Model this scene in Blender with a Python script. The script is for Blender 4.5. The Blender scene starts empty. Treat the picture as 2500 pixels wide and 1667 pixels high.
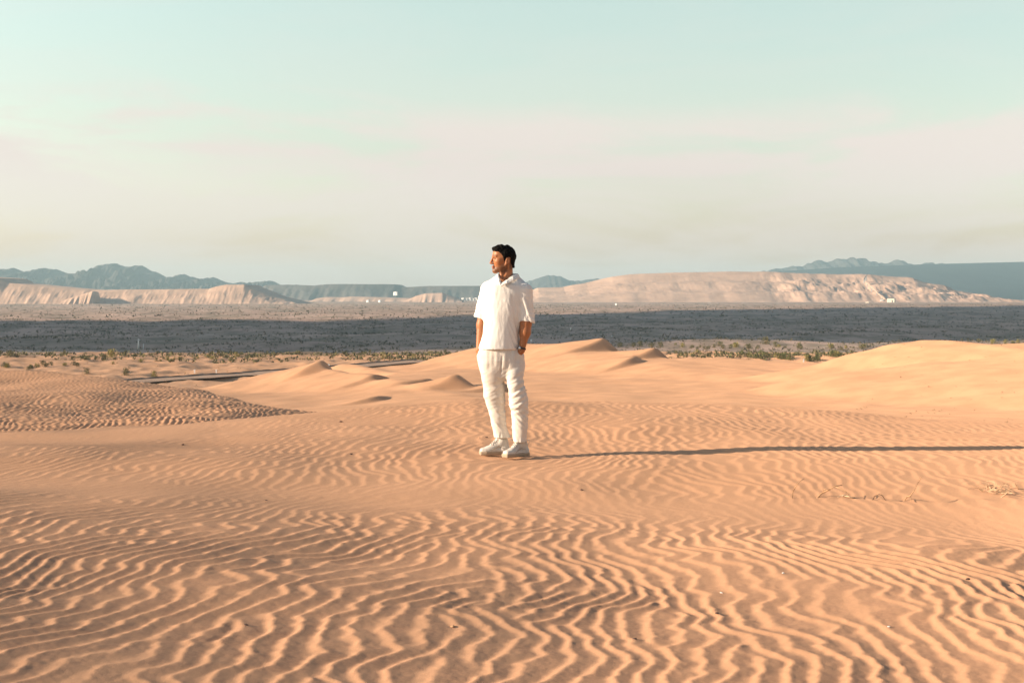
import bpy, bmesh, math, random
import numpy as np
from mathutils import Vector, Matrix, noise as mnoise

R = math.radians
SC = bpy.context.scene
COL = SC.collection
rng = np.random.default_rng(7)
random.seed(7)

# ------------------------------------------------------------------ camera
CAM_Z = 1.354
F = 3472.0                       # focal length in pixels of the 2500 px wide frame
HOR = 720.0                      # horizon row
cam_d = bpy.data.cameras.new('camera')
cam = bpy.data.objects.new('camera', cam_d); COL.objects.link(cam)
cam_d.sensor_width = 36.0
cam_d.lens = F / 2500 * 36
cam_d.shift_y = -(833.5 - HOR) / 2500
cam.location = (0, 0, CAM_Z); cam.rotation_euler = (R(90), 0, 0)
cam_d.clip_start = 0.1; cam_d.clip_end = 80000
SC.camera = cam

# ------------------------------------------------------------------ light
SUN_EL, SUN_AZ = R(17.0), R(9.0)          # azimuth: behind the camera's left shoulder
to_sun = Vector((-math.cos(SUN_AZ) * math.cos(SUN_EL), -math.sin(SUN_AZ) * math.cos(SUN_EL), math.sin(SUN_EL)))
sd = bpy.data.lights.new('sun', 'SUN'); sd.energy = 5.0; sd.angle = R(0.45); sd.color = (1.0, 0.80, 0.60)
sun = bpy.data.objects.new('sun', sd); COL.objects.link(sun)
sun.rotation_euler = to_sun.to_track_quat('Z', 'Y').to_euler()

w = bpy.data.worlds.new('World'); SC.world = w; w.use_nodes = True
nt = w.node_tree; nt.nodes.clear()
def N(tree, t, **kw):
    n = tree.nodes.new(t)
    for k, v in kw.items():
        if k in ('ins',):
            for i, val in v.items(): n.inputs[i].default_value = val
        else: setattr(n, k, v)
    return n
out = N(nt, 'ShaderNodeOutputWorld'); bg = N(nt, 'ShaderNodeBackground')
sky = N(nt, 'ShaderNodeTexSky', sky_type='NISHITA', sun_disc=False)
sky.sun_elevation = SUN_EL
sky.sun_rotation = math.atan2(to_sun.x, to_sun.y)
sky.altitude = 200; sky.air_density = 1.0; sky.dust_density = 0.6; sky.ozone_density = 1.5
bg.inputs['Strength'].default_value = 0.088
SC.view_settings.view_transform = 'Standard'; SC.view_settings.look = 'None'
SC.view_settings.gamma = 1.0; SC.view_settings.use_curve_mapping = False
SC.view_settings.exposure = 1.05

tc = N(nt, 'ShaderNodeTexCoord')
sep = N(nt, 'ShaderNodeSeparateXYZ'); nt.links.new(tc.outputs['Generated'], sep.inputs[0])
# the sky's own colour by elevation, grading the physical sky towards the hazy desert evening
ramp = N(nt, 'ShaderNodeValToRGB')
nt.links.new(sep.outputs['Z'], ramp.inputs[0])
GRADE = [(0.0, (0.92, 0.76, 0.92)), (0.012, (0.92, 0.76, 0.92)), (0.035, (1.00, 0.775, 0.79)), (0.075, (1.32, 1.06, 0.92)),
         (0.12, (1.53, 1.24, 0.94)), (0.20, (1.80, 1.49, 1.04)), (0.34, (1.2, 1.08, 0.88)), (0.6, (0.80, 0.80, 0.80)), (1.0, (0.75, 0.75, 0.75))]
cr = ramp.color_ramp
while len(cr.elements) < len(GRADE): cr.elements.new(0.5)
for e, (p, c) in zip(cr.elements, GRADE):
    e.position = p; e.color = (c[0] / 2.5, c[1] / 2.5, c[2] / 2.5, 1)
def vmath(op, a, b=None):
    n = N(nt, 'ShaderNodeVectorMath', operation=op)
    if isinstance(a, (tuple, list)): n.inputs[0].default_value = a
    else: nt.links.new(a, n.inputs[0])
    if b is not None:
        if isinstance(b, (tuple, list)): n.inputs[1].default_value = b
        else: nt.links.new(b, n.inputs[1])
    return n.outputs[0]
def fmath(op, a, b=0.0, clamp=False):
    n = N(nt, 'ShaderNodeMath', operation=op, use_clamp=clamp)
    for i, v in enumerate((a, b)):
        if isinstance(v, (int, float)): n.inputs[i].default_value = v
        else: nt.links.new(v, n.inputs[i])
    return n.outputs[0]
graded = vmath('MULTIPLY', sky.outputs[0], ramp.outputs[0])
lr = fmath('SUBTRACT', 2.5, fmath('MULTIPLY', sep.outputs['X'], 0.9))
comb = N(nt, 'ShaderNodeCombineXYZ')
for i in range(3): nt.links.new(lr, comb.inputs[i])
graded = vmath('MULTIPLY', graded, comb.outputs[0])
# thin cloud sheets high above, seen almost edge-on towards the horizon
zz = fmath('ADD', fmath('MAXIMUM', sep.outputs['Z'], 0.0), 0.045)
cc = N(nt, 'ShaderNodeCombineXYZ')
nt.links.new(fmath('DIVIDE', sep.outputs['X'], zz), cc.inputs[0]); nt.links.new(fmath('DIVIDE', sep.outputs['Y'], zz), cc.inputs[1])
mp = N(nt, 'ShaderNodeMapping'); mp.inputs['Location'].default_value = (3.3, 1.7, 0); mp.inputs['Scale'].default_value = (4.2, 4.2, 21)
mp.inputs['Rotation'].default_value = (0, 0.05, 0)
nt.links.new(tc.outputs['Generated'], mp.inputs[0])
nz = N(nt, 'ShaderNodeTexNoise'); nz.inputs['Scale'].default_value = 1.0; nz.inputs['Detail'].default_value = 8; nz.inputs['Roughness'].default_value = 0.6
nz.inputs['Distortion'].default_value = 0.5
nt.links.new(mp.outputs[0], nz.inputs['Vector'])
den = N(nt, 'ShaderNodeMapRange', interpolation_type='SMOOTHSTEP'); den.inputs['From Min'].default_value = 0.38; den.inputs['From Max'].default_value = 0.56
nt.links.new(nz.outputs['Fac'], den.inputs['Value'])
band = N(nt, 'ShaderNodeValToRGB'); bcr = band.color_ramp
for p, v in ((0.0, 0.25), (0.05, 0.55), (0.095, 0.95), (0.122, 0.9), (0.14, 0.12), (0.3, 0.0)):
    e = bcr.elements.new(p); e.color = (v, v, v, 1)
bcr.elements.remove(bcr.elements[-1]); bcr.elements.remove(bcr.elements[0])
# the sheets' upper edge wanders with a broad noise
nb = N(nt, 'ShaderNodeTexNoise'); nb.inputs['Scale'].default_value = 5.0; nb.inputs['Detail'].default_value = 3
nt.links.new(tc.outputs['Generated'], nb.inputs['Vector'])
nt.links.new(fmath('ADD', fmath('ADD', sep.outputs['Z'], fmath('MULTIPLY', fmath('SUBTRACT', nb.outputs['Fac'], 0.5), 0.05)), fmath('MULTIPLY', sep.outputs['X'], 0.012)), band.inputs[0])
fac = fmath('MULTIPLY', den.outputs[0], band.outputs[0], True)
mix = N(nt, 'ShaderNodeMix', data_type='RGBA')
nt.links.new(fac, mix.inputs[0]); nt.links.new(graded, mix.inputs[6])
CL = 1 / 0.088
mix.inputs[7].default_value = (0.458 * CL, 0.408 * CL, 0.374 * CL, 1)
nt.links.new(mix.outputs[2], bg.inputs[0]); nt.links.new(bg.outputs[0], out.inputs[0])

SC.render.engine = 'CYCLES'
SC.cycles.use_denoising = True
SC.cycles.max_bounces = 6; SC.cycles.diffuse_bounces = 2; SC.cycles.volume_bounces = 0
SC.cycles.transparent_max_bounces = 8

# ------------------------------------------------------------------ helpers
def px2w(px, py, d):
    """world point seen at pixel (px, py) of the photograph, at distance d along the view"""
    return Vector(((px - 1250) / F * d, d, CAM_Z - (py - HOR) / F * d))

def tag(o, label=None, cat=None, group=None, kind=None):
    if label: o['label'] = label
    if cat: o['category'] = cat
    if group: o['group'] = group
    if kind: o['kind'] = kind
    return o

def empty(name, loc=(0, 0, 0), rz=0.0):
    o = bpy.data.objects.new(name, None); COL.objects.link(o)
    o.location = loc; o.rotation_euler = (0, 0, rz); o.empty_display_size = 0.2
    return o

def raw_mesh(name, verts, faces, mat=None, parent=None, smooth=True):
    """numpy verts (n,3), faces (m,3|4) -> one mesh object"""
    me = bpy.data.meshes.new(name)
    verts = np.asarray(verts, dtype=np.float32); faces = np.asarray(faces, dtype=np.int32)
    k = faces.shape[1]
    me.vertices.add(len(verts)); me.vertices.foreach_set('co', verts.ravel())
    me.loops.add(faces.size); me.loops.foreach_set('vertex_index', faces.ravel())
    me.polygons.add(len(faces))
    me.polygons.foreach_set('loop_start', np.arange(0, faces.size, k, dtype=np.int32))
    me.polygons.foreach_set('use_smooth', np.full(len(faces), smooth, dtype=bool))
    me.update(calc_edges=True)
    if mat: me.materials.append(mat)
    o = bpy.data.objects.new(name, me); COL.objects.link(o)
    if parent: o.parent = parent
    return o

def grid_faces(nr, nc):
    i = np.arange(nr * nc).reshape(nr, nc)
    return np.stack([i[:-1, :-1], i[:-1, 1:], i[1:, 1:], i[1:, :-1]], -1).reshape(-1, 4)

def bm_obj(name, bm, mat=None, parent=None, smooth=False):
    me = bpy.data.meshes.new(name); bm.to_mesh(me); bm.free()
    if smooth: me.polygons.foreach_set('use_smooth', [True] * len(me.polygons))
    if mat: me.materials.append(mat)
    o = bpy.data.objects.new(name, me); COL.objects.link(o)
    if parent: o.parent = parent
    return o

def box(bm, c, s, rz=0.0):
    m = Matrix.Translation(c) @ Matrix.Rotation(rz, 4, 'Z') @ Matrix.Diagonal((s[0], s[1], s[2], 1))
    return bmesh.ops.create_cube(bm, size=1.0, matrix=m)

def tube(bm, pts, radii, seg=7, cap=True):
    pts = [Vector(p) for p in pts]; rings = []
    for i, p in enumerate(pts):
        a = pts[max(i - 1, 0)]; b = pts[min(i + 1, len(pts) - 1)]
        t = (b - a).normalized()
        u = t.cross(Vector((0.13, 0.21, 0.97)) if abs(t.z) < 0.9 else Vector((1, 0.1, 0))).normalized(); v = t.cross(u)
        rings.append([bm.verts.new(p + (u * math.cos(q) + v * math.sin(q)) * radii[i]) for q in [2 * math.pi * k / seg for k in range(seg)]])
    for a, b in zip(rings, rings[1:]):
        for k in range(seg):
            bm.faces.new((a[k], a[(k + 1) % seg], b[(k + 1) % seg], b[k]))
    if cap:
        bm.faces.new(rings[0][::-1]); bm.faces.new(rings[-1])

def smooth(e0, e1, x):
    t = np.clip((x - e0) / (e1 - e0), 0, 1); return t * t * (3 - 2 * t)

class Noise2:
    """periodic smooth noise held in a table, sampled bilinearly; unit std"""
    def __init__(self, n=512, lo=6, hi=14, seed=1, aniso=1.0):
        r = np.random.default_rng(seed)
        fx = np.fft.fftfreq(n) * n; fy = np.fft.fftfreq(n) * n
        k = np.hypot(fx[None, :] * aniso, fy[:, None])
        self.n = n; s = np.fft.fft2(r.standard_normal((n, n)))
        band_ = np.exp(-((k - (lo + hi) / 2) / ((hi - lo) / 2 + 1e-6)) ** 2)
        a = np.fft.ifft2(s * band_).real
        self.a = (a / a.std()).astype(np.float32)
    def __call__(self, u, v):
        """u, v in periods"""
        return bilin(self.a, u * self.n, v * self.n)

def bilin(a, x, y):
    n = a.shape[0]
    x0 = np.floor(x).astype(np.int64); y0 = np.floor(y).astype(np.int64)
    fx = (x - x0).astype(np.float32); fy = (y - y0).astype(np.float32)
    x0 %= n; y0 %= n; x1 = (x0 + 1) % n; y1 = (y0 + 1) % n
    return (a[y0, x0] * (1 - fx) + a[y0, x1] * fx) * (1 - fy) + (a[y1, x0] * (1 - fx) + a[y1, x1] * fx) * fy

NZ = [Noise2(512, 2, 6, 11), Noise2(512, 2, 6, 12), Noise2(512, 2, 6, 13), Noise2(512, 2, 6, 14)]
def fbm(x, y, wl, octaves=4, gain=0.5, k=0):
    """fractal noise with main wavelength wl (metres)"""
    s = 0; a = 1.0; n = 0
    for o in range(octaves):
        s = s + a * NZ[(k + o) % 4](x / (wl * 4) + 0.37 * o + k * 0.19, y / (wl * 4) + 0.71 * o + k * 0.43)
        n += a * a; a *= gain; wl *= 0.5
    return s / math.sqrt(n)

# ------------------------------------------------------------------ materials
def mat(name, col, rough=0.85, var=0.0, scale=5.0, bump=0.0, bscale=50.0, spec=0.3, col2=None, coords='Object'):
    m = bpy.data.materials.new(name); m.use_nodes = True; t = m.node_tree
    b = t.nodes['Principled BSDF']
    b.inputs['Base Color'].default_value = (*col, 1); b.inputs['Roughness'].default_value = rough
    b.inputs['Specular IOR Level'].default_value = spec
    tcn = t.nodes.new('ShaderNodeTexCoord')
    if var > 0 or col2:
        n = t.nodes.new('ShaderNodeTexNoise'); n.inputs['Scale'].default_value = scale; n.inputs['Detail'].default_value = 5
        t.links.new(tcn.outputs[coords], n.inputs['Vector'])
        mx = t.nodes.new('ShaderNodeMix'); mx.data_type = 'RGBA'
        c2 = col2 or tuple(c * (1 - var) for c in col); c1 = col if col2 else tuple(min(1, c * (1 + var)) for c in col)
        mx.inputs[6].default_value = (*c1, 1); mx.inputs[7].default_value = (*c2, 1)
        mr = t.nodes.new('ShaderNodeMapRange'); mr.inputs['From Min'].default_value = 0.33; mr.inputs['From Max'].default_value = 0.67
        t.links.new(n.outputs['Fac'], mr.inputs['Value']); t.links.new(mr.outputs[0], mx.inputs[0])
        t.links.new(mx.outputs[2], b.inputs['Base Color'])
    if bump > 0:
        n2 = t.nodes.new('ShaderNodeTexNoise'); n2.inputs['Scale'].default_value = bscale; n2.inputs['Detail'].default_value = 3
        t.links.new(tcn.outputs[coords], n2.inputs['Vector'])
        bp = t.nodes.new('ShaderNodeBump'); bp.inputs['Strength'].default_value = 1.0; bp.inputs['Distance'].default_value = bump
        t.links.new(n2.outputs['Fac'], bp.inputs['Height']); t.links.new(bp.outputs[0], b.inputs['Normal'])
    return m

# ------------------------------------------------------------------ sand
def sand_material(name, col, grain=True):
    m = bpy.data.materials.new(name); m.use_nodes = True; t = m.node_tree
    b = t.nodes['Principled BSDF']; b.inputs['Roughness'].default_value = 0.95; b.inputs['Specular IOR Level'].default_value = 0.12
    b.inputs['Diffuse Roughness'].default_value = 0.6
    g = t.nodes.new('ShaderNodeNewGeometry')
    def noise(scale, detail=3):
        n = t.nodes.new('ShaderNodeTexNoise'); n.inputs['Scale'].default_value = scale; n.inputs['Detail'].default_value = detail
        t.links.new(g.outputs['Position'], n.inputs['Vector']); return n.outputs['Fac']
    def mixc(f, a, c):
        n = t.nodes.new('ShaderNodeMix'); n.data_type = 'RGBA'
        t.links.new(f, n.inputs[0])
        for i, v in ((6, a), (7, c)):
            if isinstance(v, tuple): n.inputs[i].default_value = (*v, 1)
            else: t.links.new(v, n.inputs[i])
        return n.outputs[2]
    def rng_(f, lo, hi, a=0.0, c=1.0):
        n = t.nodes.new('ShaderNodeMapRange'); n.inputs['From Min'].default_value = lo; n.inputs['From Max'].default_value = hi
        n.inputs['To Min'].default_value = a; n.inputs['To Max'].default_value = c
        t.links.new(f, n.inputs['Value']); return n.outputs[0]
    lo = tuple(c * 0.90 for c in col); hi = tuple(min(1, c * 1.08) for c in col)
    c1 = mixc(rng_(noise(0.35, 4), 0.35, 0.65), lo, hi)
    if grain:
        c1 = mixc(rng_(noise(420, 2), 0.42, 0.72, 0.0, 0.55), c1, tuple(c * 0.55 for c in col))
        # darker mottled tint on the long stoss faces of the near ripples
        at = t.nodes.new('ShaderNodeAttribute'); at.attribute_name = 'stoss_tint'
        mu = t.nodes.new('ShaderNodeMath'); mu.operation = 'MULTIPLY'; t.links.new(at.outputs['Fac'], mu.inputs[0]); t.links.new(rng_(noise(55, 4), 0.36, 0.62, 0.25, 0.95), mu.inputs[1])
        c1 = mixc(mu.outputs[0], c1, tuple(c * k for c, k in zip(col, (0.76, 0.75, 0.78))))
        n2 = noise(240, 2); n3 = noise(38, 3)
        bp = t.nodes.new('ShaderNodeBump'); bp.inputs['Distance'].default_value = 0.0022; bp.inputs['Strength'].default_value = 0.6
        t.links.new(n2, bp.inputs['Height'])
        bp2 = t.nodes.new('ShaderNodeBump'); bp2.inputs['Distance'].default_value = 0.003; bp2.inputs['Strength'].default_value = 0.5
        t.links.new(n3, bp2.inputs['Height']); t.links.new(bp.outputs[0], bp2.inputs['Normal'])
        t.links.new(bp2.outputs[0], b.inputs['Normal'])
    t.links.new(c1, b.inputs['Base Color'])
    return m
SAND = (0.61, 0.343, 0.198)
M_sand = sand_material('wind_blown_sand', SAND)
M_dune = sand_material('smooth_dune_sand', (0.59, 0.335, 0.192), grain=False)

# ripple phase field: narrow-band complex noise, its argument gives wavy crests with forks
RN, RL = 1280, 16.0                     # samples, metres
def ripple_table(wl, radial, angular, seed, steps=9):
    """wavy parallel crests of even height with occasional forks: band-passed noise whose amplitude is levelled again and again"""
    r = np.random.default_rng(seed)
    f = (np.fft.fftfreq(RN) * RN).astype(np.float32)
    kx = f[None, :]; ky = f[:, None]
    k = np.hypot(kx, ky); th = np.arctan2(ky, kx); k0 = RL / wl
    spec = (np.exp(-((k - k0) / (k0 * radial)) ** 2) * np.exp(-(th / angular) ** 2) * (kx > 0)).astype(np.float32)
    z = r.standard_normal((RN, RN)) + 1j * r.standard_normal((RN, RN))
    for i in range(steps):
        z = np.fft.ifft2(np.fft.fft2(z) * spec)
        z = z / (np.abs(z) + 0.05 * np.abs(z).max())
    z = np.fft.ifft2(np.fft.fft2(z) * spec)
    z /= np.sqrt((np.abs(z) ** 2).mean())
    return z.real.astype(np.float32), z.imag.astype(np.float32)
ZR, ZI = ripple_table(0.117, 0.20, 0.50, 5, 7)
ZR2, ZI2 = ripple_table(0.119, 0.22, 0.60, 9, 7)

LAST = {}
def ripple(x, y, amp, rot=(0.0, 0.0), q=0.0):
    """asymmetric wind ripples: steep lee side towards -x, long stoss side towards +x; q blends two ripple trains"""
    wx = x + 0.07 * fbm(x, y, 2.0, 1, 0.6, 1) + 0.022 * fbm(x * 0.6, y, 0.45, 1, 0.6, 2) + 0.0065 * fbm(x * 0.5, y, 0.17, 2, 0.6, 0)
    wy = y + 0.06 * fbm(x, y, 1.7, 1, 0.6, 3)
    re = im = 0
    for (tr, ti), r_, wgt in (((ZR, ZI), rot[0], 1 - q), ((ZR2, ZI2), rot[1], q)):
        c, s = math.cos(r_), math.sin(r_)
        u = c * wx + s * wy; v = -s * wx + c * wy
        re = re + wgt * bilin(tr, u / RL * RN, v / RL * RN); im = im + wgt * bilin(ti, u / RL * RN, v / RL * RN)
    mag = np.hypot(re, im)
    ph = (np.arctan2(im, re) / (2 * np.pi)) % 1.0          # grows with +x
    a = 0.32                                                # lee share
    up = ph / a; dn = (1 - ph) / (1 - a)
    prof = np.where(ph < a, up ** 1.45, dn ** 1.22)
    prof = prof - 0.5
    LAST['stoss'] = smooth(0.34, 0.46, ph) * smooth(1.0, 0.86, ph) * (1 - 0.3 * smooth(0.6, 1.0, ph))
    return amp * prof * (0.40 + 0.60 * smooth(0.05, 0.45, mag))

def G(x, d):
    """foreground sand ridge the man stands on (without ripples)"""
    zx = np.array([-9, -6.12, -4.82, -3.52, -1.90, -0.45, 0.65, 1.42, 2.2, 3.25, 4.29, 5.33, 6.12, 9.0])
    zz_ = np.array([-.42, -.281, -.223, -.144, .012, .125, .110, .105, .081, .012, -.066, -.125, -.169, -.32])
    zr = np.interp(x / np.maximum(d, 6) * 17, zx, zz_)
    zr = zr * smooth(11.8, 17, d)
    near = -0.046 * (x + 0.3) * smooth(13.0, 5.0, d)                     # lower part tips to the right
    dip = -0.065 * np.exp(-((d - 10.0 + 0.12 * x) / 1.1) ** 2)
    z = zr + near + dip + 0.012 * fbm(x, d, 3.0, 2, 0.5, 0)
    z = z - 0.022 * np.clip(d - 15.9, 0, 2.2) ** 2 - 0.16 * np.clip(d - 18.1, 0, None)
    return z

EDGE = np.array([(-40, 60), (-22, 43.0), (-13.75, 38.6), (-9.1, 36.0), (-7.2, 33.6), (-5.75, 30.9), (-4.4, 29.0), (-3.05, 27.2), (-2.0, 24.6), (-1.5, 20.0), (-1.3, 14)])
def edge_dist(x, y):
    """signed distance to the shelf's brink, positive beyond it (right / away)"""
    best = np.full(x.shape, 1e9); sign = np.ones(x.shape)
    for (ax, ay), (bx, by) in zip(EDGE, EDGE[1:]):
        dx, dy = bx - ax, by - ay
        t = np.clip(((x - ax) * dx + (y - ay) * dy) / (dx * dx + dy * dy), 0, 1)
        qx = x - ax - t * dx; qy = y - ay - t * dy; q = np.hypot(qx, qy)
        s = np.sign(dx * qy - dy * qx)
        m = q < best; best = np.where(m, q, best); sign = np.where(m, s, sign)
    return best * sign

def S(x, y):
    """rippled shelf dune to the left, behind the foreground ridge"""
    s = edge_dist(x, y)
    top = -0.80 + 0.05 * fbm(x, y, 6.0, 2, 0.5, 2) - 0.22 * np.exp(np.minimum(s, 0) / 1.3) * smooth(-11, -4, x)
    top = top - 0.25 * smooth(25.5, 22.0, y)
    return np.where(s > 0, top - 0.62 * s - 0.0 * s, top)

def base_z(d):
    return np.interp(d, [0, 24, 45, 70, 128, 165, 203, 260, 330, 430, 2000], [-3.2, -3.6, -5.0, -6.6, -8.6, -8.95, -9.5, -12.6, -17, -23.3, -23.6])
def base_left(d):
    return np.interp(d, [0, 24, 45, 70, 128, 165, 188, 230, 300, 400, 2000], [-3.2, -3.8, -5.2, -7.2, -9.6, -10.6, -11.1, -16.5, -22, -23.5, -23.6])

CRESTS = [  # (distance, [(px, py)...], front length)
    (188, [(300, 1010), (400, 972), (500, 945), (600, 925), (674, 906), (722, 898), (749, 888), (775, 896), (830, 915), (900, 935), (1000, 960)], 55, 9),
    (232, [(640, 960), (760, 915), (815, 893), (842, 885), (883, 896), (906, 900), (1017, 885), (1076, 870), (1165, 849), (1225, 838), (1288, 838), (1320, 841), (1333, 837), (1352, 844), (1375, 853),
           (1397, 859), (1500, 872), (1568, 878), (1661, 874), (1773, 874), (1889, 881), (1979, 889), (2100, 893), (2300, 896), (2700, 900)], 75, 14),
    (165, [(1700, 960), (1850, 915), (1979, 893), (2023, 879), (2068, 864), (2136, 850), (2157, 842), (2229, 834.5), (2238, 829), (2276, 829), (2321, 834), (2365, 840), (2425, 842), (2500, 839), (2700, 825), (2900, 830)], 50, 8),
    (148, [(900, 1040), (1600, 1000), (1900, 935), (2100, 904), (2217, 891), (2336, 881), (2420, 873), (2500, 859), (2700, 835), (3000, 820)], 60, 10),
]
# barchan-like bumps: px, py of the crest, distance, height, windward length, half width, turn of the downwind axis (deg)
HORNS = [(772, 899, 180, 1.1, 9, 3.6, -30), (1042, 944, 158, 0.85, 9, 3.0, -30), (1112, 952, 150, 1.35, 8, 2.4, -34), (915, 966, 140, 0.5, 7, 3, -30),
         (1478, 851, 215, 1.9, 15, 6, -24), (1600, 874, 200, 1.2, 12, 4.5, -26), (1540, 893, 190, 0.8, 12, 4.5, -26), (1225, 944, 150, 0.8, 12, 4, -30),
         (930, 925, 165, 0.6, 12, 5, -28)]
def smax(a, b, k):
    h = np.clip(0.5 + 0.5 * (a - b) / k, 0, 1); return b * (1 - h) + a * h + k * h * (1 - h)

def D_(x, y):
    """smooth dune field down to the plain"""
    lw = smooth(0.035, 0.20, -x / y)
    B0 = lambda y_: base_z(y_) * (1 - lw) + base_left(y_) * lw
    z = B0(y)
    for dist, pts, front, kk in CRESTS:
        p = np.array(pts); gx = np.arange(-1500, 4000, 4.0); gy = np.interp(gx, p[:, 0], p[:, 1])
        kn = np.exp(-(np.arange(-12, 13) / 4.0) ** 2); kn /= kn.sum()
        gy = np.convolve(np.pad(gy, 12, mode='edge'), kn, 'valid')
        px = (x + 0.45 * (y - dist)) / dist * F + 1250
        py = np.interp(px, gx, gy)
        zc = CAM_Z - (py - HOR) / F * dist
        bz = B0(dist)
        up = zc - bz
        t = (dist - y)
        prof = np.where(t > 0, np.exp(-(t / front) ** 2 * 1.6), 1 - np.clip(-t, 0, None) * 0.35 / np.maximum(up, 0.3))
        prof = np.clip(prof, 0, 1)
        z = np.maximum(z, 0) * 0 + smax(z, B0(y) + (bz - B0(y)) * prof + up * prof, 0.35)
    for (hx, hy, dd, h, L1, W, ang) in HORNS:
        P = px2w(hx, hy, dd); ca, sa = math.cos(R(ang)), math.sin(R(ang))
        u = (x - P.x) * ca + (y - P.y) * sa; v = -(x - P.x) * sa + (y - P.y) * ca
        u = u + 0.10 * v * v / W * 2
        hv = h * np.exp(-(v / W) ** 2)
        f = np.where(u < 0, hv * (0.35 * 0.5 * (1 + np.cos(np.pi * np.clip(u / L1, -1, 0))) + 0.65 * np.clip(1 + u / L1, 0, 1) ** 1.7), np.clip(hv - 0.60 * u, 0, None))
        z = z + f
    z = z + 0.06 * fbm(x, y, 14, 2, 0.4, 1) * smooth(60, 120, y) * smooth(300, 240, y)
    far = smooth(330, 420, y)
    z = z + far * (0.36 * fbm(x, y, 22, 4, 0.5, 3) + 0.4)
    z = z - 1.0 * smooth(540, 600, y)
    return z

def fan(name, dist, cols, s0, s1, hfun, m):
    d = np.asarray(dist); rows = len(d)
    s = np.linspace(s0, s1, cols)
    Y = np.repeat(d[:, None], cols, 1); X = Y * s[None, :]
    # side margins near the camera, so a step aside still stands on sand
    X = X + np.sign(s)[None, :] * np.abs(s / max(abs(s0), abs(s1)))[None, :] * 2.8 if name == 'foreground_sand' else X * (1 + 1.2 / Y)
    Z = hfun(X, Y)
    o = raw_mesh(name, np.stack([X, Y, Z], -1).reshape(-1, 3), grid_faces(rows, cols), m)
    if name == 'foreground_sand':
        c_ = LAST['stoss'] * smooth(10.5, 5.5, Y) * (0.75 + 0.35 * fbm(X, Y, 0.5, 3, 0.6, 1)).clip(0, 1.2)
        at = o.data.attributes.new('stoss_tint', 'FLOAT', 'POINT'); at.data.foreach_set('value', c_.astype(np.float32).ravel())
    tag(o, kind='structure'); return o

def amp_field(x, y):
    a = 0.0036 * smooth(11.5, 6.0, y) + 0.0074
    a = a * (1 - 0.78 * np.exp(-((y - 9.7 + 0.10 * x) / 0.9) ** 2))
    a = a * (1 - 0.65 * smooth(13.0, 15.0, y) * smooth(-0.5, -4.0, x))
    return a * (1.0 + 0.16 * fbm(x, y, 2.2, 2, 0.5, 2)).clip(0.5, 1.25)
def fg_height(x, y):
    z = G(x, y)
    q = smooth(-0.35, 0.35, fbm(x, y, 2.6, 2, 0.5, 0) * 0.8 + 0.55 * (x - 0.2))       # two ripple trains meet along ragged fronts
    rot = 0.0
    z = z + ripple(x, y, amp_field(x, y), (-0.24, 0.06), q)
    # scuffed patches: small lumps that break the ripples
    p = smooth(1.0, 1.9, fbm(x, y, 0.8, 2, 0.5, 3)) * smooth(13, 8, y)
    z = z + p * 0.0009 * fbm(x, y, 0.12, 3, 0.6, 0) + 0.0004 * fbm(x, y, 0.05, 2, 0.6, 1) * smooth(12, 8, y)
    return z
def shelf_height(x, y):
    z = S(x, y)
    s = edge_dist(x, y)
    return z + ripple(x + 3, y + 7, 0.024 * smooth(0.6, -0.2, s) * (0.75 + 0.5 * smooth(-14, -4, x)), (-0.2, 0.1), 0.5)
def g_or_base(x, y):
    g = G(x, y); b = np.maximum(S(x, y), base_z(y))
    return np.maximum(g, b)
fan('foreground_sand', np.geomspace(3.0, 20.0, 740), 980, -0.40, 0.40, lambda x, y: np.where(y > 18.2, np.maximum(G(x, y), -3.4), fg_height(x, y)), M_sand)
_sx = np.linspace(-45, 45, 121); _sy = np.linspace(-25, 19.5, 80)
_X, _Y = np.meshgrid(_sx, _sy)
_Z = G(np.clip(_X, -8, 8), np.maximum(_Y, 2.5)) - 0.035 - 0.02 * np.clip(np.abs(_X) - 8, 0, None)
tag(raw_mesh('sand_ground', np.stack([_X, _Y, _Z], -1).reshape(-1, 3), grid_faces(80, 121), M_sand), kind='structure')
fan('sand_shelf', np.geomspace(19.6, 46.0, 340), 500, -0.46, 0.02, lambda x, y: np.maximum(shelf_height(x, y), base_z(y) - 0.3), M_sand)
fan('dune_field', np.concatenate([np.linspace(19, 98, 50), np.linspace(100, 250, 390), np.linspace(252, 620, 170)]), 500, -0.50, 0.50, lambda x, y: np.where(y < 21, base_z(y) - 0.2, D_(x, y)), M_dune)

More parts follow.
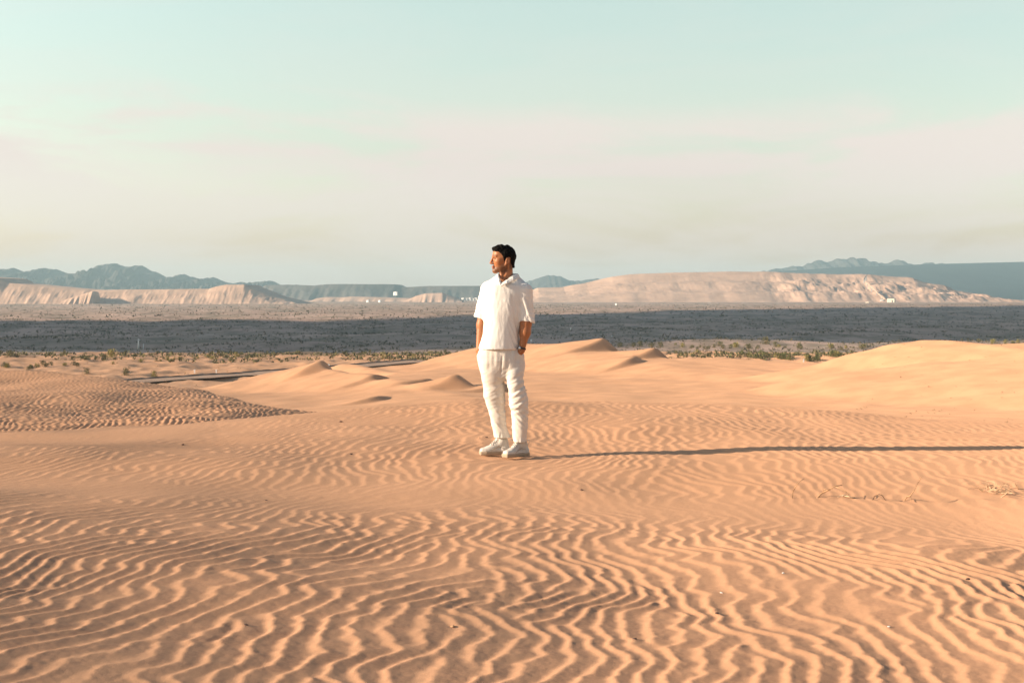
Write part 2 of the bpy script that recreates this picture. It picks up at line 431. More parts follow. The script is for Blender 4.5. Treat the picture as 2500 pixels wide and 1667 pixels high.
# ------------------------------------------------------------------ plain and hills
GZ = -23.6
def plain_material():
    m = bpy.data.materials.new('desert_plain'); m.use_nodes = True; t = m.node_tree
    b = t.nodes['Principled BSDF']; b.inputs['Roughness'].default_value = 0.95; b.inputs['Specular IOR Level'].default_value = 0.1
    g = t.nodes.new('ShaderNodeNewGeometry')
    sp = t.nodes.new('ShaderNodeSeparateXYZ'); t.links.new(g.outputs['Position'], sp.inputs[0])
    def noise(scale, detail, stretch=(1, 1, 1)):
        mp_ = t.nodes.new('ShaderNodeMapping'); mp_.inputs['Scale'].default_value = stretch
        t.links.new(g.outputs['Position'], mp_.inputs[0])
        n = t.nodes.new('ShaderNodeTexNoise'); n.inputs['Scale'].default_value = scale; n.inputs['Detail'].default_value = detail
        t.links.new(mp_.outputs[0], n.inputs['Vector']); return n.outputs['Fac']
    def mapr(f, lo, hi, a=0.0, c=1.0):
        n = t.nodes.new('ShaderNodeMapRange'); n.inputs['From Min'].default_value = lo; n.inputs['From Max'].default_value = hi
        n.inputs['To Min'].default_value = a; n.inputs['To Max'].default_value = c
        t.links.new(f, n.inputs['Value']); return n.outputs[0]
    def mixc(f, a, c):
        n = t.nodes.new('ShaderNodeMix'); n.data_type = 'RGBA'
        t.links.new(f, n.inputs[0])
        for i, v in ((6, a), (7, c)):
            if isinstance(v, tuple): n.inputs[i].default_value = (*v, 1)
            else: t.links.new(v, n.inputs[i])
        return n.outputs[2]
    earth = mixc(mapr(noise(0.004, 5, (0.35, 1, 1)), 0.38, 0.62), (0.42, 0.29, 0.225), (0.54, 0.38, 0.30))
    earth = mixc(mapr(noise(0.10, 4, (0.6, 0.25, 1)), 0.44, 0.64, 0, 0.7), earth, (0.15, 0.125, 0.085))
    earth = mixc(mapr(noise(0.02, 4, (0.35, 0.8, 1)), 0.50, 0.66, 0, 0.5), earth, (0.17, 0.155, 0.11))
    add = t.nodes.new('ShaderNodeMath'); add.operation = 'MULTIPLY_ADD'
    t.links.new(noise(0.012, 4), add.inputs[0]); add.inputs[1].default_value = 220; t.links.new(sp.outputs['Y'], add.inputs[2])
    f = mapr(add.outputs[0], 640, 730)
    c = mixc(f, (0.55, 0.335, 0.20), earth)
    t.links.new(c, b.inputs['Base Color'])
    return m
M_plain = plain_material()
# the plain: one sheet to the horizon, finer near the dunes so that it undulates
ys = np.concatenate([np.linspace(-3000, 380, 6), np.geomspace(400, 40000, 160)])
ss = np.linspace(-1, 1, 161)
Yp = np.repeat(ys[:, None], len(ss), 1); Xp = ss[None, :] * np.maximum(np.abs(Yp) * 0.9, 1500)
Zp = GZ + 0.9 * fbm(Xp, Yp, 160, 3, 0.5, 2) * smooth(500, 700, Yp) * smooth(6000, 2500, Yp) - 0.6
Zp = np.where(Yp < 560, GZ - 3.0, Zp)
tag(raw_mesh('desert_plain', np.stack([Xp, Yp, Zp], -1).reshape(-1, 3), grid_faces(len(ys), len(ss)), M_plain), kind='structure')

def rock_mat(name, c1, c2, scale=0.01, stretch=(1, 1, 1)):
    m = bpy.data.materials.new(name); m.use_nodes = True; t = m.node_tree
    b = t.nodes['Principled BSDF']; b.inputs['Roughness'].default_value = 0.95; b.inputs['Specular IOR Level'].default_value = 0.1
    g = t.nodes.new('ShaderNodeNewGeometry')
    mp_ = t.nodes.new('ShaderNodeMapping'); mp_.inputs['Scale'].default_value = stretch
    n = t.nodes.new('ShaderNodeTexNoise'); n.inputs['Scale'].default_value = scale; n.inputs['Detail'].default_value = 6
    t.links.new(g.outputs['Position'], mp_.inputs[0]); t.links.new(mp_.outputs[0], n.inputs['Vector'])
    mr = t.nodes.new('ShaderNodeMapRange'); mr.inputs['From Min'].default_value = 0.38; mr.inputs['From Max'].default_value = 0.62
    mx = t.nodes.new('ShaderNodeMix'); mx.data_type = 'RGBA'
    mx.inputs[6].default_value = (*c1, 1); mx.inputs[7].default_value = (*c2, 1)
    t.links.new(n.outputs['Fac'], mr.inputs['Value']); t.links.new(mr.outputs[0], mx.inputs[0]); t.links.new(mx.outputs[2], b.inputs['Base Color'])
    return m
M_tail = rock_mat('pale_mine_spoil', (0.62, 0.415, 0.30), (0.50, 0.335, 0.245), 0.012, (1, 1, 4))
M_mesa = rock_mat('grey_mesa_rock', (0.15, 0.125, 0.11), (0.07, 0.065, 0.06), 0.003)
M_mtn = rock_mat('shade_dark_mountain_rock', (0.085, 0.075, 0.07), (0.045, 0.042, 0.04), 0.004)  # dark base colour stands in for cloud shade on the right-hand range
M_slope = rock_mat('shade_tinted_alluvial_slope', (0.030, 0.042, 0.046), (0.024, 0.034, 0.038), 0.002)  # cloud shade and distance blue put into the slope's base colour

def ridge(name, pts, D, front, back, m, kind='mesa', n=520, rows=44, rough=0.0, gully=0.0, gwl=60.0, bench=0, relief=0.0, rwl=120.0, k=0, crest_noise=0.0, rpx=None, mounds=0.0):
    """a hill range whose crest follows pts (pixels of the photo) at distance D; front/back = slope lengths in metres"""
    p = np.array(pts, float)
    px = np.linspace(p[0, 0], p[-1, 0], n)
    crest = CAM_Z - (np.interp(px, p[:, 0], p[:, 1]) - HOR) / F * D
    x = (px - 1250) / F * D
    crest = crest + crest_noise * fbm(x, x * 0 + 3.1 * k, 90, 3, 0.6, k)
    v = np.linspace(0, 1, rows)                                  # 0 front toe, 0.6 crest, 1 back toe
    V = np.repeat(v[:, None], n, 1); X = np.repeat(x[None, :], rows, 0); C = np.repeat(crest[None, :], rows, 0)
    Hh = C - GZ
    vf = np.clip(V / 0.62, 0, 1); vb = np.clip((V - 0.62) / 0.38, 0, 1)
    pxg = np.repeat(px[None, :], rows, 0); rmask = 1 if not rpx else 0.25 + 0.75 * smooth(rpx[0], rpx[1], pxg)
    toe = gully * rmask * fbm(X, V * 0 + 5.0 + k, gwl, 4, 0.55, k)
    fr = front * (1 + 0 * X) + toe
    Y = np.where(V <= 0.62, D - fr * (1 - vf), D + back * vb)
    if kind == 'mesa':
        prof = np.clip(vf * 1.06, 0, 1)
        prof = prof - 0.03 * np.sin(prof * np.pi)
        prof = np.where(vb > 0, 1 - smooth(0.55, 1, vb), prof)
    else:
        prof = np.where(vb > 0, 1 - vb ** 1.2, vf ** 1.25)
    if bench:
        q = prof * bench; prof = np.where(V <= 0.62, (np.floor(q) + smooth(0.15, 0.95, q % 1)) / bench, prof)
    Z = GZ - 2 + (Hh + 2) * prof
    mask = np.sin(np.clip(V / 0.62, 0, 1) * np.pi)
    if relief:
        Z = Z + relief * rmask * fbm(X, Y * 0.6, rwl, 5, 0.55, k) * mask
    if mounds:
        Z = Z + mounds * rmask * mask * (smooth(0.1, 1.0, fbm(X * 0.7, Y * 1.3, 120, 3, 0.5, 2)) - 0.5)
    if rough:
        rr = 1 - np.abs(fbm(X, Y, rwl, 5, 0.55, k + 1))
        Z = Z + rough * (rr - 0.4) * mask * np.clip(Hh / 60, 0.2, 1.5)
    Z[0] = GZ - 3; Z[-1] = GZ - 3
    o = raw_mesh(name, np.stack([X, Y, Z], -1).reshape(-1, 3), grid_faces(rows, n), m)
    return tag(o, kind='structure')

ridge('mountain_range', [(-500, 690), (-300, 670), (-150, 662), (0, 656.5), (27, 656.5), (60, 665.5), (83, 659.5), (110, 653.5), (134, 656.5), (170, 671.4), (190, 668), (226, 658), (238, 649), (259, 642.5), (283, 643),
      (312, 655.6), (330, 646), (345, 649), (357, 658), (375, 662.5), (402, 677), (417, 676), (429, 679), (443, 671.4), (461, 676), (470, 674), (485, 682), (521, 677), (536, 682), (557, 691), (590, 692),
      (625, 689), (637, 686), (667, 686), (681, 695), (760, 702), (900, 712)], 9000, 1700, 1200, M_mtn, 'mountain', n=700, rows=60, rough=42, rwl=420, crest_noise=3, k=1)
ridge('mesa_hills', [(560, 733), (620, 712), (650, 696), (700, 695), (767, 697), (800, 694), (838, 693.5), (963, 694), (981, 702), (1046, 698), (1171, 698), (1260, 699), (1330, 706), (1400, 720)], 7200, 260, 900, M_mesa, 'mesa',
      n=420, rows=34, gully=45, gwl=420, relief=3, rwl=200, k=2)
ridge('round_hill', [(1210, 720), (1255, 698), (1285, 687), (1310, 680), (1330, 673), (1352, 671), (1369, 675), (1392, 684.5), (1414, 685), (1442, 681), (1464, 680), (1490, 688), (1560, 705)], 10500, 1300, 1200, M_mtn, 'mountain',
      n=260, rows=40, rough=8, rwl=500, crest_noise=2, k=3)
ridge('far_mountain_range', [(1800, 700), (1857, 664), (1889, 656.5), (1928, 650.6), (1952, 647.6), (1967, 647.6), (1979, 640), (1999, 634), (2020, 638.7), (2047, 631), (2077, 629), (2112, 630), (2121, 636), (2136, 636),
      (2145, 641.7), (2166, 641.7), (2181, 636), (2202, 633), (2214, 643), (2246, 645), (2273, 639), (2285, 643), (2395, 646), (2500, 646), (2700, 650), (3000, 660)], 11500, 1500, 1500, M_mtn, 'mountain',
      n=560, rows=50, rough=34, rwl=420, crest_noise=3, k=4)
ridge('dark_slope', [(1700, 735), (1800, 690), (1857, 666), (1930, 660), (2050, 652), (2246, 645), (2395, 641), (2500, 638.5), (2700, 634), (3100, 628)], 9800, 2600, 1500, M_slope, 'mountain', n=300, rows=40, relief=4, rwl=700, k=5)
ridge('left_spoil_bank', [(-400, 660), (-120, 672), (-20, 677), (0, 679), (18, 690), (98, 698), (161, 704), (226, 709), (300, 707), (387, 706.5), (512, 705), (530, 699), (554, 695), (598, 695), (613, 703), (640, 713), (670, 725), (700, 732), (730, 741)],
      4100, 95, 420, M_tail, 'mesa', n=900, rows=30, gully=2.5, gwl=110, relief=1.0, rwl=60, k=6)
ridge('right_spoil_hill', [(1180, 735), (1240, 722), (1303, 707), (1313, 703), (1375, 701), (1397, 696), (1431, 691.5), (1492, 676), (1520, 672), (1537, 670), (1633, 666), (1773, 663.5), (1857, 664), (1889, 664), (1925, 667), (1967, 667),
      (1985, 670), (2032, 670), (2098, 669), (2157, 674), (2217, 679), (2246, 688), (2291, 697), (2321, 707), (2350, 713), (2380, 719), (2430, 730), (2470, 738)], 5400, 520, 600, M_tail, 'mesa', n=1100, rows=70,
      gully=15, gwl=300, relief=3, rwl=170, bench=3, k=7, rpx=(1780, 1950), mounds=7)
ridge('spoil_mound', [(985, 736), (1017, 722), (1040, 716), (1080, 715), (1100, 722), (1130, 733)], 5200, 130, 140, M_tail, 'mesa', n=120, rows=20, gully=6, gwl=40, k=8)
ridge('spoil_mound', [(755, 736), (775, 728), (800, 725), (835, 726), (860, 724), (940, 726), (1000, 728), (1040, 735)], 5600, 130, 140, M_tail, 'mesa', n=160, rows=20, gully=7, gwl=60, k=9)
ridge('spoil_mound', [(150, 741), (160, 731), (190, 722), (226, 711), (232, 713), (237, 739)], 4000, 40, 60, M_tail, 'mesa', n=90, rows=20, gully=4, gwl=20, k=3)

# ------------------------------------------------------------------ the cloud whose shadow lies across the plain
def make_cloud():
    alt = 1000.0
    off = Vector((to_sun.x, to_sun.y, 0)) / to_sun.z * (alt - GZ)
    near = [(-1500, 660), (-700, 640), (-224, 632), (-60, 612), (95, 735), (286, 800), (700, 900), (1500, 1050)]
    far = [(-1500, 1290), (-700, 1320), (-480, 1345), (-150, 1510), (321, 2450), (1200, 3300), (1500, 3500)]
    xs = np.linspace(-1300, 1400, 150)
    yn = np.interp(xs, *zip(*near)) + 14 * fbm(xs, xs * 0, 160, 3, 0.5, 1)
    yf = np.interp(xs, *zip(*far)) + 60 * fbm(xs, xs * 0 + 9, 300, 3, 0.5, 2)
    nv = 60; v = np.linspace(0, 1, nv)
    Xc = np.repeat(xs[None, :], nv, 0); Yc = yn[None, :] + (yf - yn)[None, :] * v[:, None]
    ex = np.clip(np.minimum(xs + 1300, 1400 - xs) / 120, 0, 1)[None, :]
    ed = np.sqrt(np.clip(np.sin(np.pi * v), 0, 1))[:, None] * ex
    lump = 1 + 0.35 * fbm(Xc, Yc, 180, 4, 0.6, 3)
    top = alt + 26 * ed * lump; bot = alt - 9 * ed * (1 + 0.3 * fbm(Xc, Yc, 120, 3, 0.6, 1))
    vt = np.stack([Xc, Yc, top], -1).reshape(-1, 3); vb = np.stack([Xc, Yc, bot], -1).reshape(-1, 3)
    f = grid_faces(nv, len(xs)); fb = f[:, ::-1] + len(vt)
    o = raw_mesh('cloud', np.concatenate([vt, vb]), np.concatenate([f, fb]), mat('cloud_white', (0.85, 0.85, 0.86), 1.0, spec=0))
    o.location = (off.x, off.y, 0)
    tag(o, kind='structure')
make_cloud()

# ------------------------------------------------------------------ air
bmh = bmesh.new(); box(bmh, (0, 3500, 122), (22000, 21000, 300))
hz = bpy.data.materials.new('thin_haze'); hz.use_nodes = True; ht = hz.node_tree; ht.nodes.clear()
ho = ht.nodes.new('ShaderNodeOutputMaterial'); pv = ht.nodes.new('ShaderNodeVolumePrincipled')
pv.inputs['Color'].default_value = (0.60, 0.88, 1.0, 1); pv.inputs['Density'].default_value = 7.2e-5; pv.inputs['Anisotropy'].default_value = 0.0
ht.links.new(pv.outputs[0], ho.inputs['Volume'])
tag(bm_obj('haze', bmh, hz), kind='stuff')
SC.cycles.volume_max_steps = 64; SC.cycles.volume_step_rate = 4

# ------------------------------------------------------------------ the man, modelled as distance fields turned into surfaces
class Field:
    def __init__(self, lo, hi, h):
        self.lo = np.array(lo, float); self.h = h
        n = np.ceil((np.array(hi) - self.lo) / h).astype(int) + 1
        ax = [self.lo[i] + h * np.arange(n[i]) for i in range(3)]
        self.P = [a.astype(np.float32) for a in np.meshgrid(*ax, indexing='ij', sparse=True)]
        self.d = np.full(n, 1e3, np.float32)
    def add(self, e, k=0.0):
        e = np.broadcast_to(e, self.d.shape)
        if k <= 0: self.d = np.minimum(self.d, e)
        else:
            h = np.maximum(k - np.abs(self.d - e), 0) / k
            self.d = np.minimum(self.d, e) - h * h * k * 0.25
    def sub(self, e, k=0.0):
        e = -np.broadcast_to(e, self.d.shape)
        if k <= 0: self.d = np.maximum(self.d, e)
        else:
            h = np.maximum(k - np.abs(self.d - e), 0) / k
            self.d = np.maximum(self.d, e) + h * h * k * 0.25
    def mesh(self):
        return surface_net(self.d, self.lo, self.h)

def cone(P, a, b, ra, rb, sy=1.0):
    """round cone from a to b; sy flattens it in depth"""
    x, y, z = P; a = np.array(a, float); b = np.array(b, float)
    dx, dy, dz = b - a; L2 = dx * dx + dy * dy + dz * dz
    px, py, pz = x - a[0], (y - a[1]), z - a[2]
    t = np.clip((px * dx + py * dy + pz * dz) / L2, 0, 1)
    return np.sqrt((px - t * dx) ** 2 + ((py - t * dy) / sy) ** 2 + (pz - t * dz) ** 2) - (ra + (rb - ra) * t)
def ell(P, c, r, ax=None):
    x, y, z = P[0] - c[0], P[1] - c[1], P[2] - c[2]
    if ax is not None:
        x, y, z = [x * a[0] + y * a[1] + z * a[2] for a in ax]
    q = np.sqrt((x / r[0]) ** 2 + (y / r[1]) ** 2 + (z / r[2]) ** 2)
    return (q - 1) * min(r)
def loft(P, rows, e=2.4):
    """stack of oval slices: rows of (z, xleft, xright, ycentre, half depth), z falling or rising"""
    x, y, z = P; r = np.array(sorted(rows)); zf = z
    xl, xr, yc, b = [np.interp(zf, r[:, 0], r[:, i]).astype(np.float32) for i in (1, 2, 3, 4)]
    cx = (xl + xr) / 2; a = (xr - xl) / 2
    q = (np.abs((x - cx) / a) ** e + np.abs((y - yc) / b) ** e) ** (1 / e)
    d = (q - 1) * np.minimum(a, b)
    return np.maximum(d, np.maximum(r[0, 0] - z, z - r[-1, 0]))

def surface_net(Fd, lo, h):
    s = Fd < 0
    nx, ny, nz_ = Fd.shape
    cell = (nx - 1, ny - 1, nz_ - 1)
    acc = np.zeros(cell + (3,), np.float32); cnt = np.zeros(cell, np.float32)
    edges = []
    for axis in range(3):
        sl0 = [slice(None)] * 3; sl1 = [slice(None)] * 3
        sl0[axis] = slice(0, -1); sl1[axis] = slice(1, None)
        m = s[tuple(sl0)] != s[tuple(sl1)]
        idx = np.argwhere(m)
        f0 = Fd[tuple(sl0)][m]; f1 = Fd[tuple(sl1)][m]
        t = f0 / (f0 - f1)
        pos = idx.astype(np.float32); pos[:, axis] += t
        o1, o2 = [a for a in range(3) if a != axis]
        ok = (idx[:, o1] > 0) & (idx[:, o2] > 0) & (idx[:, o1] < Fd.shape[o1] - 1) & (idx[:, o2] < Fd.shape[o2] - 1)
        idx, pos, ins = idx[ok], pos[ok], f0[ok] < 0
        quad = []
        for d1, d2 in ((0, 0), (-1, 0), (-1, -1), (0, -1)):
            c = idx.copy(); c[:, o1] += d1; c[:, o2] += d2
            np.add.at(acc, (c[:, 0], c[:, 1], c[:, 2]), pos); np.add.at(cnt, (c[:, 0], c[:, 1], c[:, 2]), 1)
            quad.append(np.ravel_multi_index((c[:, 0], c[:, 1], c[:, 2]), cell))
        q = np.stack(quad, 1)
        flip = ins if axis != 1 else ~ins
        q[~flip] = q[~flip][:, ::-1]
        edges.append(q)
    used = cnt.ravel() > 0
    remap = -np.ones(used.size, np.int64); remap[used] = np.arange(used.sum())
    v = acc.reshape(-1, 3)[used] / cnt.ravel()[used][:, None]
    v = v * h + np.asarray(lo)
    f = remap[np.concatenate(edges)]
    return v.astype(np.float64), f

def vnormals(v, f):
    n = np.zeros_like(v)
    fn = np.cross(v[f[:, 2]] - v[f[:, 0]], v[f[:, 3]] - v[f[:, 1]])
    for i in range(4): np.add.at(n, f[:, i], fn)
    return n / (np.linalg.norm(n, axis=1, keepdims=True) + 1e-12)
def relax(v, f, it=2, lam=0.5):
    for _ in range(it):
        a = np.zeros_like(v); c = np.zeros(len(v))
        for i, j in ((0, 1), (1, 2), (2, 3), (3, 0)):
            np.add.at(a, f[:, i], v[f[:, j]]); np.add.at(a, f[:, j], v[f[:, i]])
            np.add.at(c, f[:, i], 1); np.add.at(c, f[:, j], 1)
        v = v + lam * (a / c[:, None] - v)
    return v
def n3(v, sx, sy, sz, off=0.0):
    return np.array([mnoise.noise(Vector((p[0] * sx + off, p[1] * sy + off * 1.7, p[2] * sz))) for p in v])

def cloth_mat(name, col, weave):
    m = mat(name, col, 0.9, var=0.03, scale=9, bump=0.0012, bscale=weave, spec=0.15)
    m.node_tree.nodes['Principled BSDF'].inputs['Sheen Weight'].default_value = 0.05
    return m
M_shirt = cloth_mat('white_crepe_cotton', (0.73, 0.705, 0.665), 130)
M_trouser = cloth_mat('ivory_linen', (0.64, 0.59, 0.53), 160)
M_shoe = mat('white_leather', (0.54, 0.50, 0.45), 0.5, var=0.05, scale=30)
M_sole = mat('cream_rubber', (0.36, 0.27, 0.19), 0.7, var=0.08, scale=25)
M_hair = mat('black_hair', (0.006, 0.0055, 0.005), 0.8, bump=0.003, bscale=160, spec=0.08)
M_skin = bpy.data.materials.new('tanned_skin'); M_skin.use_nodes = True
_t = M_skin.node_tree; _b = _t.nodes['Principled BSDF']; _b.inputs['Roughness'].default_value = 0.5; _b.inputs['Specular IOR Level'].default_value = 0.35
_b.inputs['Subsurface Weight'].default_value = 0.0
_a = _t.nodes.new('ShaderNodeAttribute'); _a.attribute_name = 'tone'; _t.links.new(_a.outputs['Color'], _b.inputs['Base Color'])

man = empty('person', (-0.035, 12.0, 0.002))
tag(man, 'standing person in white shirt, ivory trousers and white trainers, hands in pockets, looking left', 'person')

# ---- head frame
HC = np.array([-0.036, 0.0, 1.665]); HA = R(12)
hf = np.array([-math.cos(HA), -math.sin(HA), 0.0]); hs = np.array([math.sin(HA), -math.cos(HA), 0.0]); hu = np.array([0, 0, 1.0])
def H_(f, s, u): return HC + hf * f + hs * s + hu * u
HAX = (hf, hs, hu)
def hcoords(P):
    x, y, z = P[0] - HC[0], P[1] - HC[1], P[2] - HC[2]
    return x * hf[0] + y * hf[1], x * hs[0] + y * hs[1], z + 0 * x

def make_body():
    B = Field((-0.33, -0.20, 0.74), (0.25, 0.18, 1.80), 0.004)
    P = B.P
    B.add(ell(P, H_(-0.014, 0, 0.018), (0.090, 0.073, 0.082), HAX))
    B.add(ell(P, H_(0.036, 0, -0.035), (0.052, 0.058, 0.078), HAX), 0.03)
    B.add(ell(P, H_(0.055, 0, 0.035), (0.036, 0.052, 0.045), HAX), 0.02)
    for s in (-1, 1):
        B.add(cone(P, H_(-0.012, s * 0.050, -0.066), H_(0.066, s * 0.014, -0.108), 0.019, 0.017), 0.028)
        B.add(ell(P, H_(0.052, s * 0.040, -0.030), (0.028, 0.024, 0.026), HAX), 0.02)
        B.add(cone(P, H_(0.086, s * 0.010, 0.013), H_(0.074, s * 0.044, 0.012), 0.010, 0.009), 0.014)
    B.add(ell(P, H_(0.078, 0, -0.112), (0.017, 0.020, 0.018), HAX), 0.018)
    B.add(cone(P, H_(0.092, 0, 0.002), H_(0.1085, 0, -0.040), 0.0075, 0.0105), 0.012)
    B.add(ell(P, H_(0.109, 0, -0.045), (0.011, 0.012, 0.010), HAX), 0.006)
    for s in (-1, 1):
        B.add(ell(P, H_(0.096, s * 0.012, -0.049), (0.012, 0.0075, 0.008), HAX), 0.006)
        B.sub(ell(P, H_(0.093, s * 0.031, -0.008), (0.015, 0.017, 0.012), HAX), 0.010)
    B.add(cone(P, H_(0.0915, -0.012, -0.073), H_(0.0915, 0.012, -0.073), 0.0085, 0.0085), 0.008)
    B.add(cone(P, H_(0.089, -0.011, -0.086), H_(0.089, 0.011, -0.086), 0.0085, 0.0085), 0.008)
    B.sub(cone(P, H_(0.103, -0.020, -0.0795), H_(0.103, 0.020, -0.0795), 0.0025, 0.0025), 0.003)
    # neck, shoulders under the shirt
    B.add(cone(P, (-0.012, 0.008, 1.600), (-0.012, 0.018, 1.48), 0.052, 0.056), 0.022)
    B.add(cone(P, (-0.055, -0.035, 1.575), (-0.052, -0.052, 1.46), 0.012, 0.014), 0.02)
    B.add(cone(P, (0.028, -0.015, 1.60), (-0.045, -0.060, 1.455), 0.016, 0.012), 0.02)     # neck muscle
    B.add(cone(P, (-0.012, 0.02, 1.45), (-0.16, 0.045, 1.385), 0.055, 0.040, 1.0), 0.05)
    B.add(cone(P, (-0.012, 0.02, 1.45), (0.13, -0.030, 1.375), 0.055, 0.040, 1.0), 0.05)
    B.add(ell(P, (-0.03, 0.01, 1.38), (0.14, 0.085, 0.12)), 0.04)
    # ears
    for s in (-1, 1):
        ear_ax = (hf * math.cos(0.15) + hu * math.sin(0.15), hs, hu * math.cos(0.15) - hf * math.sin(0.15))
        B.add(ell(P, H_(-0.020, s * 0.074, -0.032), (0.0195, 0.010, 0.034), ear_ax), 0.004)
        B.add(ell(P, H_(-0.006, s * 0.067, -0.054), (0.010, 0.010, 0.014), HAX), 0.006)
        B.sub(ell(P, H_(-0.018, s * 0.087, -0.026), (0.0105, 0.010, 0.019), ear_ax), 0.003)
    # arms going into the pockets
    B.add(cone(P, (-0.185, 0.05, 1.36), (-0.222, 0.065, 1.10), 0.042, 0.042), 0.03)
    B.add(cone(P, (-0.222, 0.065, 1.10), (-0.244, 0.035, 0.885), 0.042, 0.026), 0.02)
    B.add(cone(P, (0.140, -0.04, 1.36), (0.152, -0.058, 1.115), 0.042, 0.045), 0.03)
    B.add(cone(P, (0.151, -0.058, 1.115), (0.146, -0.066, 1.04), 0.044, 0.0425), 0.03)
    B.add(cone(P, (0.146, -0.066, 1.04), (0.116, -0.082, 0.885), 0.042, 0.0245), 0.03)
    for (wx, wy, s, lean) in ((-0.244, 0.035, 1, 0.02), (0.116, -0.078, -1, -0.088)):
        # palm and five unequal, slightly bent fingers, thumb from the side of the palm
        px_, py_ = wx + lean * 0.6, wy + (0.026 if s < 0 else 0.0); th = 0.020 if s < 0 else -0.036
        B.add(cone(P, (wx, wy, 0.885), (px_, py_, 0.835), 0.024, 0.030, 0.72), 0.015)
        for q, (off, ln) in enumerate(((-0.024, 0.062), (-0.008, 0.072), (0.008, 0.068), (0.023, 0.052))):
            k1 = (px_ + 0.004 * s, py_ + off, 0.812); k2 = (px_ + lean * 0.7 + 0.010 * s, py_ + off * 1.05, 0.812 - ln * 0.55)
            B.add(cone(P, (px_, py_ + off, 0.838), k1, 0.0095, 0.0095), 0.004); B.add(cone(P, k1, k2, 0.009, 0.0075), 0.003)
        B.add(cone(P, (wx + 0.004 * s, wy + th * 0.5, 0.868), (wx + 0.018 * s, wy + th, 0.835), 0.0115, 0.010), 0.005)
        B.add(cone(P, (wx + 0.018 * s, wy + th, 0.835), (wx + 0.024 * s, wy + th, 0.808), 0.010, 0.008), 0.003)
    v, f = B.mesh(); v = relax(v, f, 1, 0.35)
    o = raw_mesh('body', v, f, M_skin, man)
    # skin tone by place: stubble, brows, lips, nape hair
    fh, sh, uh = hcoords((v[:, 0], v[:, 1], v[:, 2]))
    skin = np.array([0.35, 0.138, 0.058]); dark = np.array([0.030, 0.018, 0.012])
    stub = smooth(-0.052, -0.078, uh + 0.30 * (fh - 0.03)) * smooth(-0.14, -0.115, uh) * smooth(-0.035, -0.012, fh) * smooth(0.12, 0.09, fh)
    stub = np.maximum(stub, 0.8 * smooth(0.006, -0.004, np.abs(uh + 0.066) - 0.004) * smooth(0.075, 0.088, fh))
    stub = stub * 0.62 * (v[:, 2] > 1.515)
    brow = smooth(0.0065, 0.0025, np.abs(uh - 0.019 + 0.12 * (np.abs(sh) - 0.03))) * smooth(0.008, 0.014, np.abs(sh)) * smooth(0.056, 0.050, np.abs(sh)) * smooth(0.055, 0.066, fh)
    nape = smooth(-0.030, -0.050, fh) * smooth(-0.115, -0.085, uh) * 0.7
    k_ = np.clip(np.maximum(np.maximum(stub, brow * 0.9), nape), 0, 1)[:, None]
    c = skin[None] * (1 - k_) + dark[None] * k_
    lip = (smooth(0.014, 0.010, np.abs(uh + 0.080)) * smooth(0.086, 0.090, fh) * smooth(0.024, 0.018, np.abs(sh)))[:, None]
    c = c * (1 - lip * 0.6) + np.array([0.28, 0.085, 0.06])[None] * lip * 0.6
    nn = n3(v, 30, 30, 30)[:, None]; c = c * (1 + 0.10 * nn)
    at = o.data.color_attributes.new('tone', 'FLOAT_COLOR', 'POINT')
    at.data.foreach_set('color', np.concatenate([c, np.ones((len(c), 1))], 1).astype(np.float32).ravel())
    for s in (-1, 1):
        bm = bmesh.new()
        bmesh.ops.create_uvsphere(bm, u_segments=12, v_segments=8, radius=0.0118, matrix=Matrix.Translation(Vector(H_(0.0735, s * 0.031, -0.008))))
        bm_obj('eye', bm, mat('eye_dark', (0.05, 0.03, 0.02), 0.2), o, True)
    return o
body = make_body()

def make_hair():
    B = Field((-0.19, -0.11, 1.55), (0.10, 0.11, 1.80), 0.0035)
    P = B.P; f, s, u = hcoords(P)
    B.add(ell(P, H_(-0.013, 0, 0.018), (0.094, 0.079, 0.089), HAX))
    B.add(ell(P, H_(0.040, 0, 0.062), (0.046, 0.058, 0.040), HAX), 0.015)
    B.add(cone(P, H_(-0.030, 0, -0.035), H_(-0.045, 0, -0.075), 0.056, 0.050), 0.03)
    for (a, b, c, r) in ((0.072, 0.020, 0.080, 0.023), (0.078, -0.012, 0.078, 0.021), (0.058, 0.034, 0.074, 0.024), (0.045, 0.010, 0.094, 0.022), (0.020, 0.030, 0.092, 0.022),
                         (0.018, -0.015, 0.096, 0.021), (0.078, 0.034, 0.060, 0.013), (0.084, 0.006, 0.066, 0.014), (0.062, 0.046, 0.052, 0.013), (-0.03, 0.02, 0.090, 0.022)):
        B.add(ell(P, H_(a, b, c), (r, r, r * 0.85), HAX), 0.008)
    line = np.interp(f, [-0.12, -0.068, -0.058, -0.044, -0.008, -0.004, 0.010, 0.016, 0.030, 0.055, 0.075, 0.11], [-0.088, -0.086, -0.050, 0.000, 0.002, -0.030, -0.026, 0.002, 0.032, 0.050, 0.054, 0.056]).astype(np.float32)
    B.d = np.maximum(B.d, (line - u) * 0.8)
    v, fc = B.mesh(); nrm = vnormals(v, fc)
    dz = 0.0035 * n3(v, 70, 70, 60) + 0.004 * n3(v, 32, 32, 28, 4.0)
    v = v + nrm * dz[:, None]
    return raw_mesh('hair', v, fc, M_hair, man)
make_hair()

def ridged(n): return 1 - np.abs(n) * 2

